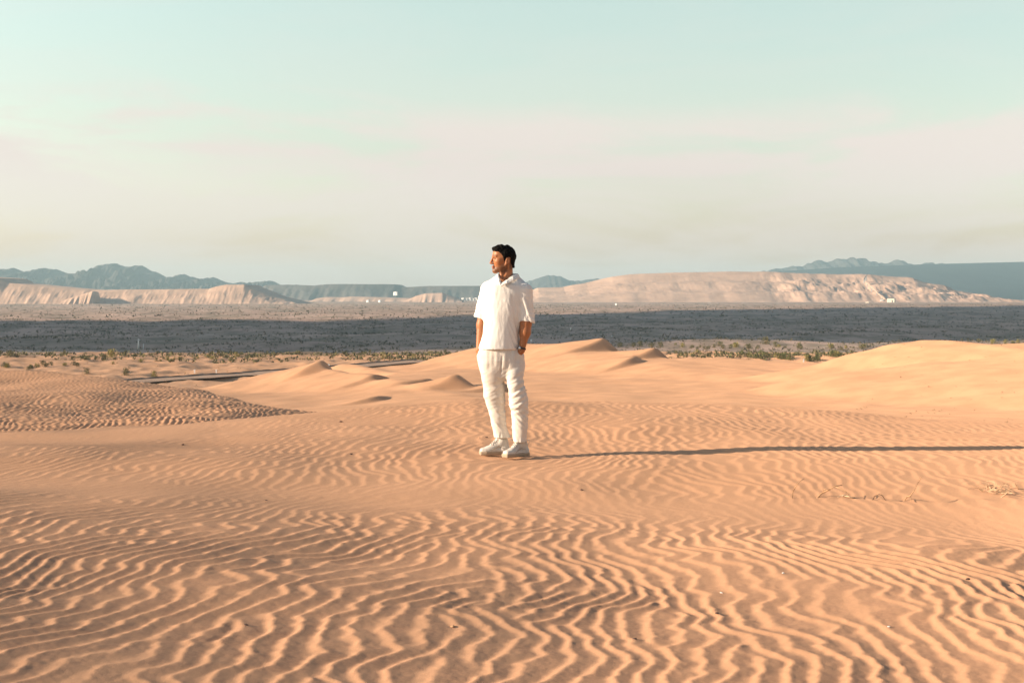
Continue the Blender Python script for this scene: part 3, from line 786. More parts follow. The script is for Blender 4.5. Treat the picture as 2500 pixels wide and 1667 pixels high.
def make_shirt():
    B = Field((-0.33, -0.20, 0.87), (0.26, 0.19, 1.56), 0.005)
    P = B.P; x, y, z = P
    B.add(loft(P, [(1.528, -0.080, 0.072, 0.02, 0.060), (1.515, -0.100, 0.088, 0.02, 0.068), (1.50, -0.125, 0.105, 0.02, 0.078), (1.47, -0.162, 0.138, 0.01, 0.098), (1.43, -0.200, 0.170, 0.0, 0.112), (1.37, -0.205, 0.175, 0.0, 0.125), (1.30, -0.198, 0.162, 0.0, 0.132),
                   (1.14, -0.200, 0.112, 0.0, 0.135), (1.02, -0.212, 0.104, 0.0, 0.138), (0.943, -0.235, 0.100, 0.0, 0.143), (0.895, -0.250, 0.096, 0.0, 0.148)], 2.2))
    tail = z - 0.896 + 0.10 * (x + 0.0) * 0
    sl = cone(P, (-0.172, 0.035, 1.405), (-0.224, 0.060, 1.15), 0.058, 0.068); sl = np.maximum(sl, (1.150 - 0.25 * (x + 0.22)) - z)
    B.add(sl, 0.030)
    sl = cone(P, (0.140, -0.034, 1.385), (0.160, -0.055, 1.12), 0.069, 0.064); sl = np.maximum(sl, (1.122 - 0.12 * (x - 0.16) - 0.10 * (y + 0.05)) - z)
    B.add(sl, 0.024)
    # the arms' hollow inside the cuffs
    B.sub(cone(P, (-0.222, 0.062, 1.20), (-0.226, 0.064, 1.10), 0.058, 0.060)); B.sub(cone(P, (0.156, -0.052, 1.18), (0.160, -0.056, 1.08), 0.054, 0.056))
    # V neck and neck hole
    B.sub(cone(P, (-0.012, 0.015, 1.60), (-0.020, 0.0, 1.50), 0.068, 0.058), 0.006)
    # wedge: inside both slanted planes and in front
    w1 = -(x + 0.056) * 0.97 - (z - 1.447) * 0.24          # left edge, nearly upright
    w2 = (x + 0.056) * 0.66 - (z - 1.447) * 0.90           # right edge, leaning out
    wedge = np.maximum(np.maximum(w1, w2), np.maximum(1.443 - z, y + 0.0))
    B.sub(wedge, 0.004)
    v, f = B.mesh(); v = relax(v, f, 1, 0.4); nrm = vnormals(v, f)
    X, Y, Z = v.T
    d = 0.0035 * n3(v, 14, 14, 6, 1.0) + 0.0016 * n3(v, 45, 45, 18, 3.0)
    # long folds falling from the left armpit across the side to the hem
    t = (X - 0.095) * 0.93 + (Z - 1.25) * 0.36
    side = smooth(-0.02, 0.05, X) * smooth(1.36, 1.28, Z)
    d += side * 0.010 * (ridged(n3(np.stack([t, Y * 0.3, Z * 0.12], 1), 26, 26, 10, 2.2)) - 0.5)
    d += side * -0.012 * np.exp(-((X - 0.030 - (1.33 - Z) * 0.20) / 0.012) ** 2) * smooth(0.93, 1.0, Z)
    # sleeve crumples
    slv = np.maximum(smooth(0.135, 0.17, X), smooth(-0.20, -0.23, X))
    d += slv * 0.004 * n3(v, 18, 18, 40, 6.0)
    v = v + nrm * d[:, None]
    o = raw_mesh('shirt', v, f, M_shirt, man)
    # collar: two folded lapels
    for name, pts, wd in (('collar', [(-0.056, -0.122, 1.446), (-0.010, -0.112, 1.472), (0.040, -0.087, 1.500), (0.074, -0.030, 1.518), (0.080, 0.030, 1.526), (0.040, 0.082, 1.530)], 0.026),
                          ('collar', [(-0.057, -0.122, 1.446), (-0.070, -0.108, 1.482), (-0.080, -0.085, 1.512), (-0.084, -0.030, 1.522), (-0.072, 0.030, 1.526), (-0.02, 0.080, 1.530)], 0.018)):
        C = Field((-0.14, -0.16, 1.40), (0.14, 0.12, 1.58), 0.004)
        for a, b in zip(pts, pts[1:]):
            a = np.array(a); b = np.array(b); out_ = np.array([(a[0] + b[0]) / 2 + 0.01, (a[1] + b[1]) / 2 - 0.02, 0]); out_ /= np.linalg.norm(out_) + 1e-6
            dn = out_ * wd * 0.75 + np.array([0, 0, -wd * 0.9])
            C.add(cone(C.P, a, b, 0.0055, 0.0055), 0.006)
            C.add(cone(C.P, a + dn * 0.5, b + dn * 0.5, 0.0060, 0.0060), 0.012); C.add(cone(C.P, a + dn, b + dn, 0.0045, 0.0045), 0.010)
        cv, cf = C.mesh(); raw_mesh(name, cv, cf, M_shirt, o)
    return o
make_shirt()

def make_trousers():
    B = Field((-0.31, -0.22, 0.085), (0.22, 0.22, 0.945), 0.005)
    P = B.P; x, y, z = P
    B.add(loft(P, [(0.935, -0.20, 0.085, 0, 0.115), (0.90, -0.238, 0.108, 0, 0.122), (0.842, -0.262, 0.139, 0, 0.130), (0.80, -0.258, 0.139, 0, 0.132), (0.746, -0.244, 0.137, 0, 0.122), (0.70, -0.222, 0.125, 0, 0.108), (0.66, -0.185, 0.09, -0.01, 0.085), (0.635, -0.12, 0.03, -0.01, 0.05)], 2.3))
    B.add(loft(P, [(0.84, -0.215, -0.075, 0.0, 0.070), (0.78, -0.240, -0.040, 0.0, 0.112), (0.70, -0.232, -0.033, 0.002, 0.112), (0.637, -0.220, -0.029, 0.012, 0.106), (0.605, -0.213, -0.027, 0.02, 0.102), (0.541, -0.207, -0.025, 0.032, 0.096), (0.49, -0.205, -0.024, 0.038, 0.092),
                   (0.43, -0.186, -0.024, 0.055, 0.086), (0.362, -0.160, -0.022, 0.065, 0.084), (0.30, -0.147, -0.018, 0.072, 0.080), (0.266, -0.140, -0.016, 0.075, 0.076), (0.20, -0.127, 0.0, 0.075, 0.068),
                   (0.165, -0.119, 0.014, 0.075, 0.064), (0.143, -0.112, 0.022, 0.075, 0.062)], 2.2), 0.022)
    B.add(loft(P, [(0.84, -0.005, 0.105, -0.0, 0.070), (0.78, -0.028, 0.135, -0.010, 0.106), (0.70, -0.022, 0.134, -0.030, 0.105), (0.637, -0.015, 0.131, -0.040, 0.098), (0.60, -0.008, 0.138, -0.045, 0.095), (0.554, 0.006, 0.147, -0.05, 0.092), (0.49, 0.010, 0.168, -0.055, 0.088),
                   (0.413, 0.010, 0.171, -0.055, 0.086), (0.381, 0.030, 0.171, -0.05, 0.082), (0.30, 0.036, 0.168, -0.045, 0.080), (0.234, 0.036, 0.164, -0.045, 0.074), (0.16, 0.042, 0.158, -0.045, 0.064), (0.118, 0.050, 0.157, -0.045, 0.062)], 2.2), 0.022)
    # pocket mouths around the wrists
    B.sub(cone(P, (0.122, -0.095, 0.93), (0.130, -0.108, 0.868), 0.034, 0.012), 0.006)
    B.sub(cone(P, (-0.250, 0.02, 0.93), (-0.262, 0.01, 0.866), 0.034, 0.012), 0.006)
    v, f = B.mesh(); v = relax(v, f, 1, 0.4); nrm = vnormals(v, f)
    X, Y, Z = v.T
    left = smooth(-0.04, 0.0, X)                            # his left leg, on the right of the picture
    d = 0.003 * n3(v, 20, 20, 14, 2.0)
    fold = ridged(n3(np.stack([X, Y, Z - 0.55 * X], 1), 5, 5, 26, 5.0)) - 0.45
    zone = smooth(0.80, 0.66, Z) * smooth(0.28, 0.42, Z) * (0.45 + 0.55 * smooth(-0.13, -0.06, X))
    d += zone * 0.0055 * fold
    fold2 = ridged(n3(np.stack([X, Y, Z + 0.9 * X], 1), 6, 6, 20, 8.0)) - 0.45
    d += smooth(0.48, 0.40, Z) * smooth(0.12, 0.22, Z) * 0.006 * fold2
    # knee breaks
    for (cx, cz, sl_, am) in ((0.075, 0.395, 0.15, 0.014), (-0.10, 0.36, -0.35, 0.010), (-0.09, 0.47, 0.25, 0.009), (0.10, 0.455, 0.6, 0.012), (0.08, 0.555, 0.7, 0.012), (-0.07, 0.60, 0.4, 0.008), (0.10, 0.64, 0.5, 0.008)):
        q = (Z - cz - sl_ * (X - cx))
        am *= 0.40
        d += -am * np.exp(-(q / 0.012) ** 2) * np.exp(-((X - cx) / 0.06) ** 2) + am * 0.8 * np.exp(-((q + 0.028) / 0.016) ** 2) * np.exp(-((X - cx) / 0.07) ** 2)
    # fly and front pleats
    d += smooth(0.70, 0.76, Z) * 0.004 * n3(v, 36, 10, 5, 1.0)
    d += -0.008 * np.exp(-((X + 0.040 + 0.10 * (0.9 - Z)) / 0.006) ** 2) * smooth(0.66, 0.70, Z) * smooth(0.86, 0.80, Z)
    # gathered hems
    hem = smooth(0.19, 0.13, Z - 0.02 * (1 - left))
    d += hem * 0.005 * n3(v, 60, 60, 16, 3.0)
    v = v + nrm * d[:, None]
    o = raw_mesh('trousers', v, f, M_trouser, man)
    for (lx, ly, lz, s) in ((0.160, -0.055, 0.128, 1), (0.030, 0.045, 0.150, 1)):
        bm = bmesh.new()
        tube(bm, [(lx - 0.012, ly, lz), (lx + 0.012, ly - 0.006, lz + 0.012), (lx + 0.020, ly - 0.008, lz - 0.010), (lx + 0.006, ly - 0.006, lz - 0.034), (lx - 0.010, ly, lz - 0.020)], [0.0032] * 5, 6)
        bm_obj('ankle_tie', bm, M_trouser, o, True)
    return o
make_trousers()

def make_shoe(loc, ang):
    fx, fy = math.cos(ang), math.sin(ang)
    g = Field((-0.14, -0.08, -0.004), (0.20, 0.08, 0.19), 0.0042); P = g.P; x, y, z = P
    wfun = lambda x: np.interp(x, [-0.10, -0.06, 0.0, 0.06, 0.12, 0.17, 0.19], [0.028, 0.040, 0.037, 0.042, 0.046, 0.034, 0.010]).astype(np.float32)
    def shoe_slab(x, y, z, z0, z1, grow, r=0.012):
        wd = wfun(x)
        dx = np.maximum(np.abs(x - 0.040) - (0.128 + grow - r), 0)
        dy = np.maximum(np.abs(y) - (wd + grow - r), 0); dz = np.maximum(np.abs(z - (z0 + z1) / 2) - ((z1 - z0) / 2 - r), 0)
        return np.sqrt(dx * dx + dy * dy + dz * dz) - r
    g.add(ell(P, (0.105, 0, 0.030), (0.062, 0.040, 0.030)))
    g.add(cone(P, (0.085, 0, 0.042), (0.005, 0, 0.084), 0.028, 0.033), 0.03)
    g.add(shoe_slab(x, y, z, 0.0, 0.050, -0.002, 0.018), 0.01)
    g.add(cone(P, (-0.045, 0, 0.045), (-0.036, 0, 0.105), 0.040, 0.038), 0.03)
    g.add(cone(P, (-0.022, 0, 0.10), (-0.020, 0, 0.145), 0.038, 0.036), 0.02)
    g.add(cone(P, (0.030, 0, 0.085), (0.012, 0, 0.128), 0.020, 0.020), 0.012)
    g.d = np.maximum(g.d, 0.018 - z)
    v, f = g.mesh(); nrm = vnormals(v, f)
    v = v + nrm * (0.0015 * n3(v, 60, 60, 60))[:, None]
    def place(v):
        return np.stack([loc[0] + v[:, 0] * fx - v[:, 1] * fy, loc[1] + v[:, 0] * fy + v[:, 1] * fx, loc[2] + v[:, 2]], 1)
    o = raw_mesh('shoe', place(v), f, M_shoe, man)
    g2 = Field((-0.14, -0.08, -0.012), (0.20, 0.08, 0.05), 0.004); P = g2.P; x, y, z = P
    g2.add(shoe_slab(x, y, z, -0.008, 0.026, 0.004, 0.010))
    v, f = g2.mesh(); raw_mesh('sole', place(v), f, M_sole, o)
    bm = bmesh.new()
    for i in range(5):
        t = i / 4; lx = 0.072 - t * 0.052; lz = 0.076 + t * 0.050
        tube(bm, [(lx, -0.026, lz - 0.012), (lx + 0.004, -0.010, lz + 0.008), (lx, 0.010, lz + 0.008), (lx + 0.004, 0.026, lz - 0.012)], [0.0034] * 4, 5)
    bm.transform(Matrix(((fx, -fy, 0, loc[0]), (fy, fx, 0, loc[1]), (0, 0, 1, loc[2]), (0, 0, 0, 1))))
    bm_obj('laces', bm, M_shoe, o, True)
    # stitched side panel seams
    bm = bmesh.new()
    for s in (-1, 1):
        tube(bm, [(0.085, s * 0.0415, 0.028), (0.050, s * 0.043, 0.050), (0.015, s * 0.041, 0.062), (-0.035, s * 0.042, 0.050), (-0.075, s * 0.030, 0.058)], [0.0022] * 5, 5)
    bm.transform(Matrix(((fx, -fy, 0, loc[0]), (fy, fx, 0, loc[1]), (0, 0, 1, loc[2]), (0, 0, 0, 1))))
    bm_obj('side_trim', bm, M_sole, o, True)
make_shoe((-0.072, 0.085, 0.004), R(180 + 12))
make_shoe((0.098, -0.040, 0.004), R(180 + 42))

# wristwatch on his left wrist, where it meets the pocket
wc = Vector((0.1215, -0.0865, 0.902)); wn = (Vector((0.146, -0.066, 1.04)) - Vector((0.118, -0.088, 0.885))).normalized()
mw = wn.to_track_quat('Z', 'Y').to_matrix().to_4x4()
bm = bmesh.new()
NS = 26; ring = []
for i in range(NS):
    a = 2 * math.pi * i / NS
    for (rr, zz_) in ((0.0275, -0.007), (0.031, -0.007), (0.031, 0.007), (0.0275, 0.007)):
        ring.append(bm.verts.new((rr * math.cos(a), rr * math.sin(a), zz_)))
for i in range(NS):
    for k in range(4):
        bm.faces.new((ring[i * 4 + k], ring[i * 4 + (k + 1) % 4], ring[((i + 1) % NS) * 4 + (k + 1) % 4], ring[((i + 1) % NS) * 4 + k]))
bm.transform(Matrix.Translation(wc) @ mw)
watch = bm_obj('wristwatch', bm, mat('dark_watch_strap', (0.03, 0.028, 0.027), 0.4), man)
bm = bmesh.new()
bmesh.ops.create_cone(bm, cap_ends=True, segments=20, radius1=0.017, radius2=0.015, depth=0.010, matrix=Matrix.Translation((0.0, 0.034, 0)) @ Matrix.Rotation(R(-90), 4, 'X'))
bm.transform(Matrix.Translation(wc) @ mw)
bm_obj('watch_case', bm, mat('steel', (0.55, 0.55, 0.55), 0.3), watch, True).data.materials[0].node_tree.nodes['Principled BSDF'].inputs['Metallic'].default_value = 0.9

# ------------------------------------------------------------------ things on the ground
def ground(x, y):
    x = np.array([x], float); y = np.array([y], float)
    if y[0] < 19: return float(fg_height(x, y)[0])
    if y[0] < 560: return float(D_(x, y)[0])
    return GZ - 0.6
def hit(px, py, lo, hi, n=4000):
    """where the line of sight through a pixel of the photograph first meets the ground"""
    d = np.linspace(lo, hi, n); x = (px - 1250) / F * d; z = CAM_Z - (py - HOR) / F * d
    if 20 < hi < 600 and py < HOR + (CAM_Z - GZ) * F / 585:
        return px2w(px, py, (CAM_Z - GZ + 0.6) * F / (py - HOR))
    g = fg_height(x, d) if hi < 20 else (D_(x, d) if hi < 600 else np.full(n, GZ - 0.3))
    k = np.argmax(z < g)
    return Vector((x[k], d[k], float(g[k])))

M_twig = mat('dry_twig', (0.45, 0.27, 0.15), 0.85, var=0.25, scale=60, bump=0.001, bscale=200)
M_pale = mat('bleached_wood', (0.62, 0.42, 0.26), 0.8, var=0.12, scale=50)
M_dark = mat('dark_twig', (0.13, 0.08, 0.05), 0.85, var=0.25, scale=60)

def twig(name, px_lines, radii, m, label, cat='twig', forks=()):
    base = hit(*px_lines[0], 8.0, 14.0)
    root = empty(name, base); tag(root, label, cat)
    d0 = base.y
    def W(p, k, n):
        v = px2w(p[0], p[1], d0 + 0.05 * math.sin(k * 1.7)); return v - base
    radii *= 0.75; n = len(px_lines); bm = bmesh.new(); pts = [W(p, k, n) for k, p in enumerate(px_lines)]
    pts[0].z -= 0.01
    tube(bm, pts, [radii * (1 - 0.55 * i / (n - 1)) for i in range(n)], 6)
    bm_obj('stem', bm, m, root, True)
    for fk in forks:
        bm = bmesh.new(); pts = [W(p, k + 0.5, n) for k, p in enumerate(fk)]
        tube(bm, pts, [radii * 0.6 * (1 - 0.5 * i / (len(fk) - 1)) for i in range(len(fk))], 5)
        bm_obj('fork', bm, m, root, True)
twig('dry_stalk', [(1933, 1216), (1936, 1200), (1942, 1188), (1950, 1177), (1963, 1168)], 0.0055, M_twig, 'thin dry stalk bending to the right, leftmost of the twigs in the sand', 'stalk')
twig('fallen_branch', [(1992, 1215), (2005, 1204), (2022, 1196), (2040, 1186), (2056, 1184)], 0.009, M_twig, 'long dry branch lying slantwise behind the bleached stick', 'branch', [[(2008, 1202), (2012, 1194), (2018, 1192)], [(2040, 1188), (2056, 1194), (2076, 1208)]])
twig('bleached_stick', [(2044, 1214), (2052, 1211), (2064, 1210), (2080, 1214), (2102, 1222)], 0.0135, M_pale, 'pale bleached stick lying flat, thickest and brightest of the pieces of wood', 'stick')
twig('arched_twig', [(2128, 1221), (2135, 1211), (2146, 1206), (2154, 1209), (2162, 1221)], 0.0055, M_dark, 'small dark twig arching over the sand between the pale stick and the forked twig', 'twig')
twig('forked_twig', [(2205, 1223), (2213, 1213), (2222, 1210), (2230, 1200), (2236, 1188), (2243, 1176), (2250, 1163)], 0.0065, M_twig, 'tall crooked twig standing up with a small fork at its foot', 'twig', [[(2222, 1211), (2224, 1217), (2225, 1223)], [(2232, 1196), (2236, 1201)]])
twig('short_twig', [(2488, 1196), (2483, 1188), (2478, 1179)], 0.0055, M_twig, 'short twig leaning left at the right end of the twigs, past the dry tangle', 'twig')
twig('dry_sprig', [(2440, 1216), (2448, 1211), (2456, 1205), (2462, 1197)], 0.0055, M_pale, 'pale sprig slanting up just in front of the dry tangle', 'sprig')
tb = hit(2425, 1200, 8, 14)
root = empty('dry_tangle', tb); tag(root, 'flat tangle of pale dry weed stems blown onto the sand', 'dry weed')
for i in range(34):
    a = rng.uniform(0, 2 * math.pi); r0 = rng.uniform(0, 0.05); L = rng.uniform(0.07, 0.19); up = rng.uniform(0.0, 0.09); c = Vector((rng.uniform(-0.10, 0.10), rng.uniform(-0.12, 0.12), 0.004))
    bm = bmesh.new(); d_ = Vector((math.cos(a), math.sin(a), 0)); s_ = Vector((-math.sin(a), math.cos(a), 0)) * rng.uniform(-0.03, 0.03)
    tube(bm, [c, c + d_ * L * 0.4 + Vector((0, 0, up * 0.7)) + s_, c + d_ * L + Vector((0, 0, up * rng.uniform(0.2, 1.0)))], [0.0022, 0.0018, 0.001], 4)
    bm_obj('stem', bm, M_pale if i % 3 else M_twig, root)

def pebble_mesh(seed, m):
    bm = bmesh.new(); bmesh.ops.create_icosphere(bm, subdivisions=2, radius=1.0)
    for v in bm.verts: v.co = v.co * (1 + 0.35 * mnoise.noise(v.co * 1.3 + Vector((seed, 0, 0)))); v.co.z *= 0.55
    me = bpy.data.meshes.new('pebble'); bm.to_mesh(me); bm.free(); me.materials.append(m); return me
M_stone = mat('dark_stone', (0.10, 0.06, 0.045), 0.8, var=0.3, scale=3); M_shell = mat('white_stone', (0.75, 0.70, 0.62), 0.6)
for k, (px, py, r, m, lab) in enumerate([
        (1188, 1068, 0.012, M_stone, 'dark pebble on the sand just behind the man\'s left-hand trainer'),
        (1170, 1069, 0.008, M_twig, 'tiny brown husk beside the dark pebble near the trainers'),
        (650, 1222, 0.009, M_stone, 'small dark pebble alone on the smooth sand left of centre'),
        (832, 1030, 0.016, M_stone, 'dark stone near the brow of the sand ridge left of the man'),
        (446, 1086, 0.014, M_stone, 'dark stone on the pale sand at far left'),
        (857, 1109, 0.012, M_stone, 'dark stone level with the man\'s feet on the left'),
        (1420, 1196, 0.010, M_stone, 'dark pebble in front of the shadow, right of the man'),
        (1912, 1399, 0.007, M_shell, 'white pebble catching the sun on the right foreground ripples'),
        (1761, 1447, 0.006, M_shell, 'white pebble in a dark trough right of centre foreground'),
        (2170, 1530, 0.006, M_shell, 'white pebble on the lower right ripples'),
        (1750, 1497, 0.008, M_stone, 'small dark pebble below the white one in the right foreground'),
        (1550, 1559, 0.007, M_stone, 'tiny dark pebble in the centre right foreground'),
        (2363, 1414, 0.010, M_stone, 'dark sliver of stone near the right edge of the foreground'),
        (1105, 1530, 0.010, M_twig, 'brown husk lying in a hollow of the lower centre ripples'),
        (600, 1525, 0.007, M_stone, 'tiny dark pebble in the lower left ripples')]):
    p = hit(px, py, 4.2, 17.0)
    o = bpy.data.objects.new('pebble', pebble_mesh(k, m)); COL.objects.link(o)
    o.location = (p.x, p.y, p.z + r * 0.25); o.scale = (r * 1.3, r, r); o.rotation_euler = (0, 0, k * 1.1)
    tag(o, lab, 'pebble')

# ---- shrubs
def leaf_mat(name, c, c2):
    return mat(name, c, 0.8, scale=2.2, col2=c2, spec=0.15)
M_leaf = [leaf_mat('olive_leaves', (0.16, 0.14, 0.06), (0.09, 0.085, 0.038)), leaf_mat('yellow_leaves', (0.30, 0.25, 0.075), (0.19, 0.17, 0.05)), leaf_mat('green_leaves', (0.13, 0.135, 0.05), (0.075, 0.085, 0.032)),
          leaf_mat('straw_stems', (0.32, 0.20, 0.10), (0.20, 0.13, 0.07))]
def shrub_arrays(n, seed, leaf=0.16, h=1.0, w=0.75, flat=1.0):
    r = np.random.default_rng(seed)
    a = r.uniform(0, 2 * np.pi, n); t = r.uniform(0, 1, n) ** 0.6; el = r.uniform(0.02, 1.0, n)
    lob = 1 + 0.35 * np.sin(a * 3 + seed) + 0.2 * np.sin(a * 5 + 2 * seed)
    c = np.stack([np.cos(a) * t * w * lob * np.sqrt(1 - 0.75 * el ** 2), np.sin(a) * t * w * lob * np.sqrt(1 - 0.75 * el ** 2), h * el * (0.75 + 0.25 * lob) * flat], 1)
    up = c / (np.linalg.norm(c, axis=1, keepdims=True) + 1e-3) + r.normal(0, 0.35, (n, 3)); up[:, 2] = np.abs(up[:, 2]) + 0.3
    up /= np.linalg.norm(up, axis=1, keepdims=True)
    sd_ = np.cross(up, r.normal(0, 1, (n, 3))); sd_ /= np.linalg.norm(sd_, axis=1, keepdims=True)
    L = leaf * r.uniform(0.7, 1.6, n)[:, None]
    v = np.stack([c - sd_ * L * 0.35, c + sd_ * L * 0.35, c + up * L + sd_ * L * 0.1], 1).reshape(-1, 3)
    v[:, 2] = np.maximum(v[:, 2], 0.0)
    return v, np.arange(3 * n).reshape(-1, 3)
def stems_mesh(seed, h=0.9):
    r = random.Random(seed); bm = bmesh.new()
    for i in range(7):
        a = r.uniform(0, 6.28); e = Vector((math.cos(a) * r.uniform(0.2, 0.6), math.sin(a) * r.uniform(0.2, 0.6), h * r.uniform(0.6, 1)))
        tube(bm, [(0, 0, -0.1), e * 0.5 + Vector((0, 0, 0.1)), e], [0.03, 0.02, 0.01], 4)
    me = bpy.data.meshes.new('stems'); bm.to_mesh(me); bm.free(); me.materials.append(M_leaf[3]); return me
SHR = []
for k in range(6):
    v, f = shrub_arrays(230, 40 + k)
    me = bpy.data.meshes.new('foliage'); me.from_pydata(v.tolist(), [], f.tolist()); SHR.append(me)
SHR_M = {}
def shrub_mesh(k, m):
    if (k, m) not in SHR_M:
        me = SHR[k].copy(); me.materials.append(M_leaf[m]); SHR_M[(k, m)] = me
    return SHR_M[(k, m)]
STEMS = [stems_mesh(s) for s in range(3)]
def shrub(x, y, h, w, k, m, label, group=None, z=None):
    root = empty('shrub', (x, y, ground(x, y) if z is None else z), rng.uniform(0, 6.28)); root.scale = (w, w, h)
    tag(root, label, 'shrub', group)
    o = bpy.data.objects.new('foliage', shrub_mesh(k % 6, m)); COL.objects.link(o); o.parent = root
    s = bpy.data.objects.new('stems', STEMS[k % 3]); COL.objects.link(s); s.parent = root
for (px, py, hpx, wpx, m, lab) in [
        (212, 914, 15, 20, 0, 'rounded olive bush on the sand, leftmost of three lone bushes before the road'),
        (308, 917, 18, 22, 0, 'larger two-lobed olive bush in the middle of three lone bushes before the road'),
        (376, 920, 14, 16, 1, 'small yellowish bush at the left end of the dark road edge'),
        (1870, 842, 18, 24, 0, 'tall olive bush standing above the shrub belt at the edge of the shaded plain'),
        (1757, 846, 12, 22, 0, 'olive bush on the crest of the sand, left of the tallest bush'),
        (24, 872, 16, 30, 0, 'broad olive bush at the left edge of the photo by the shaded plain'),
        (272, 872, 18, 26, 1, 'tall yellow-green bush at the edge of the shaded plain on the left')]:
    p = hit(px, py, 300, 590)
    sc = p.y / F; shrub(p.x, p.y, hpx * sc, wpx * sc * 0.62, int(px), m, lab, z=p.z - 0.05)
belts = [
    ([(0, 897), (50, 901), (90, 898)], 9, 10, 0, 'olive bush in the low clump at the far left sand edge', 'bushes in the clump at far left'),
    ([(90, 896), (140, 894), (200, 890)], 10, 9, 0, 'bush in the long olive hedge-like row on the left sand', 'bushes in the olive row on the left sand'),
    ([(270, 886), (400, 880), (520, 874), (640, 868)], 22, 8, 1, 'yellow bush in the row along the far edge of the left sand flat', 'yellow bushes along the left sand edge'),
    ([(1790, 868), (1860, 872), (1930, 878), (1990, 882), (2060, 868)], 26, 13, 2, 'green bush in the row below the far sand hummocks on the right', 'green bushes right of the man'),
    ([(1530, 872), (1600, 868), (1690, 870), (1760, 868)], 12, 10, 0, 'small olive bush scattered on the sand between the dunes and the plain', 'scattered olive bushes right of the man'),
    ([(1500, 846), (1650, 848), (1850, 850), (2100, 852), (2150, 846)], 40, 10, 0, 'olive bush in the shrub belt bordering the shaded plain on the right', 'bushes bordering the plain on the right'),
    ([(930, 878), (980, 874), (1050, 868), (1090, 864)], 16, 8, 1, 'low yellow bush in the bright patch left of the man', 'yellow bushes left of the man'),
    ([(2390, 842), (2450, 840), (2500, 838)], 8, 9, 1, 'yellow-green bush peeping over the dune crest at the right edge', 'bushes over the dune crest at right')]
for pts, n, hpx, m, lab, grp in belts:
    P_ = np.array(pts, float)
    for i in range(n):
        px = rng.uniform(P_[0, 0], P_[-1, 0]); py = np.interp(px, P_[:, 0], P_[:, 1]) + rng.normal(0, 2.2)
        p = hit(px, py, 300, 590); 
        if p.y <= 301: continue
        sc = p.y / F; hh = hpx * rng.uniform(0.55, 1.25)
        shrub(p.x, p.y, hh * sc, hh * rng.uniform(0.8, 1.3) * sc * 0.9, i, m if rng.random() < 0.75 else (m + 1) % 2, lab, grp, z=p.z - 0.05)

def scatter(name, n, region, leaf, hmin, hmax, m, seed, zfun, tris=7, dens=None):
    """ground scrub nobody could count: one mesh of many small leafy tufts"""
    r = np.random.default_rng(seed)
    x, y = region(r, n)
    if dens is not None:
        keep = dens(x, y) > r.uniform(0, 1, len(x)); x, y = x[keep], y[keep]
    k = len(x); h = r.uniform(hmin, hmax, k) * (0.6 + 0.8 * r.random(k)); z = zfun(x, y)
    vs = []
    base = []
    for s in range(12):
        v, f = shrub_arrays(tris, seed * 20 + s, leaf, 0.8, 0.7); base.append(v)
    base = np.array(base)
    pick = r.integers(0, 12, k); v = base[pick]
    ang = r.uniform(0, 6.28, k); c, s_ = np.cos(ang)[:, None], np.sin(ang)[:, None]
    vx = (v[..., 0] * c - v[..., 1] * s_) * h[:, None] + x[:, None]; vy = (v[..., 0] * s_ + v[..., 1] * c) * h[:, None] + y[:, None]
    vz = v[..., 2] * h[:, None] + z[:, None]
    V = np.stack([vx, vy, vz], -1).reshape(-1, 3)
    o = raw_mesh(name, V, np.arange(len(V)).reshape(-1, 3), m, smooth=False)
    return tag(o, kind='stuff')
def wedge_region(d0, d1, s0=-0.45, s1=0.45, power=1.0):
    def g(r, n):
        d = (r.uniform(d0 ** power, d1 ** power, n)) ** (1 / power); return d * r.uniform(s0, s1, n), d
    return g
zp = lambda x, y: GZ + 0.9 * fbm(x, y, 160, 3, 0.5, 2) * smooth(500, 700, y) * smooth(6000, 2500, y) - 0.6
M_scrub = leaf_mat('desert_scrub', (0.115, 0.10, 0.06), (0.065, 0.06, 0.038))
patch = lambda x, y: np.clip(0.45 + 0.45 * fbm(x * 0.35, y, 55, 3, 0.6, 1), 0.05, 1)
scatter('desert_scrub', 34000, wedge_region(585, 1500), 0.6, 0.35, 1.05, M_scrub, 3, zp, 6, patch)
scatter('desert_scrub', 12000, wedge_region(1500, 3800), 0.9, 0.5, 1.5, M_scrub, 4, zp, 5, patch)
zd = lambda x, y: D_(x, y) - 0.03
scatter('desert_scrub', 5200, wedge_region(500, 600), 0.55, 0.5, 1.3, M_leaf[0], 5, zd, 10, lambda x, y: np.clip(smooth(500, 590, y + 40 * fbm(x, y, 60, 2, 0.5, 1)) * 0.9, 0, 1))
scatter('dry_tufts', 900, wedge_region(320, 560), 0.4, 0.3, 0.7, M_leaf[3], 6, zd, 8, lambda x, y: np.clip(0.3 + 0.5 * fbm(x, y, 30, 2, 0.5, 2), 0, 1))
scatter('dry_tufts', 330, wedge_region(95, 165, 0.24, 0.42), 0.5, 0.05, 0.13, M_leaf[3], 7, zd, 8, lambda x, y: np.clip(0.5 + 0.6 * fbm(x, y, 14, 2, 0.5, 0), 0, 1))

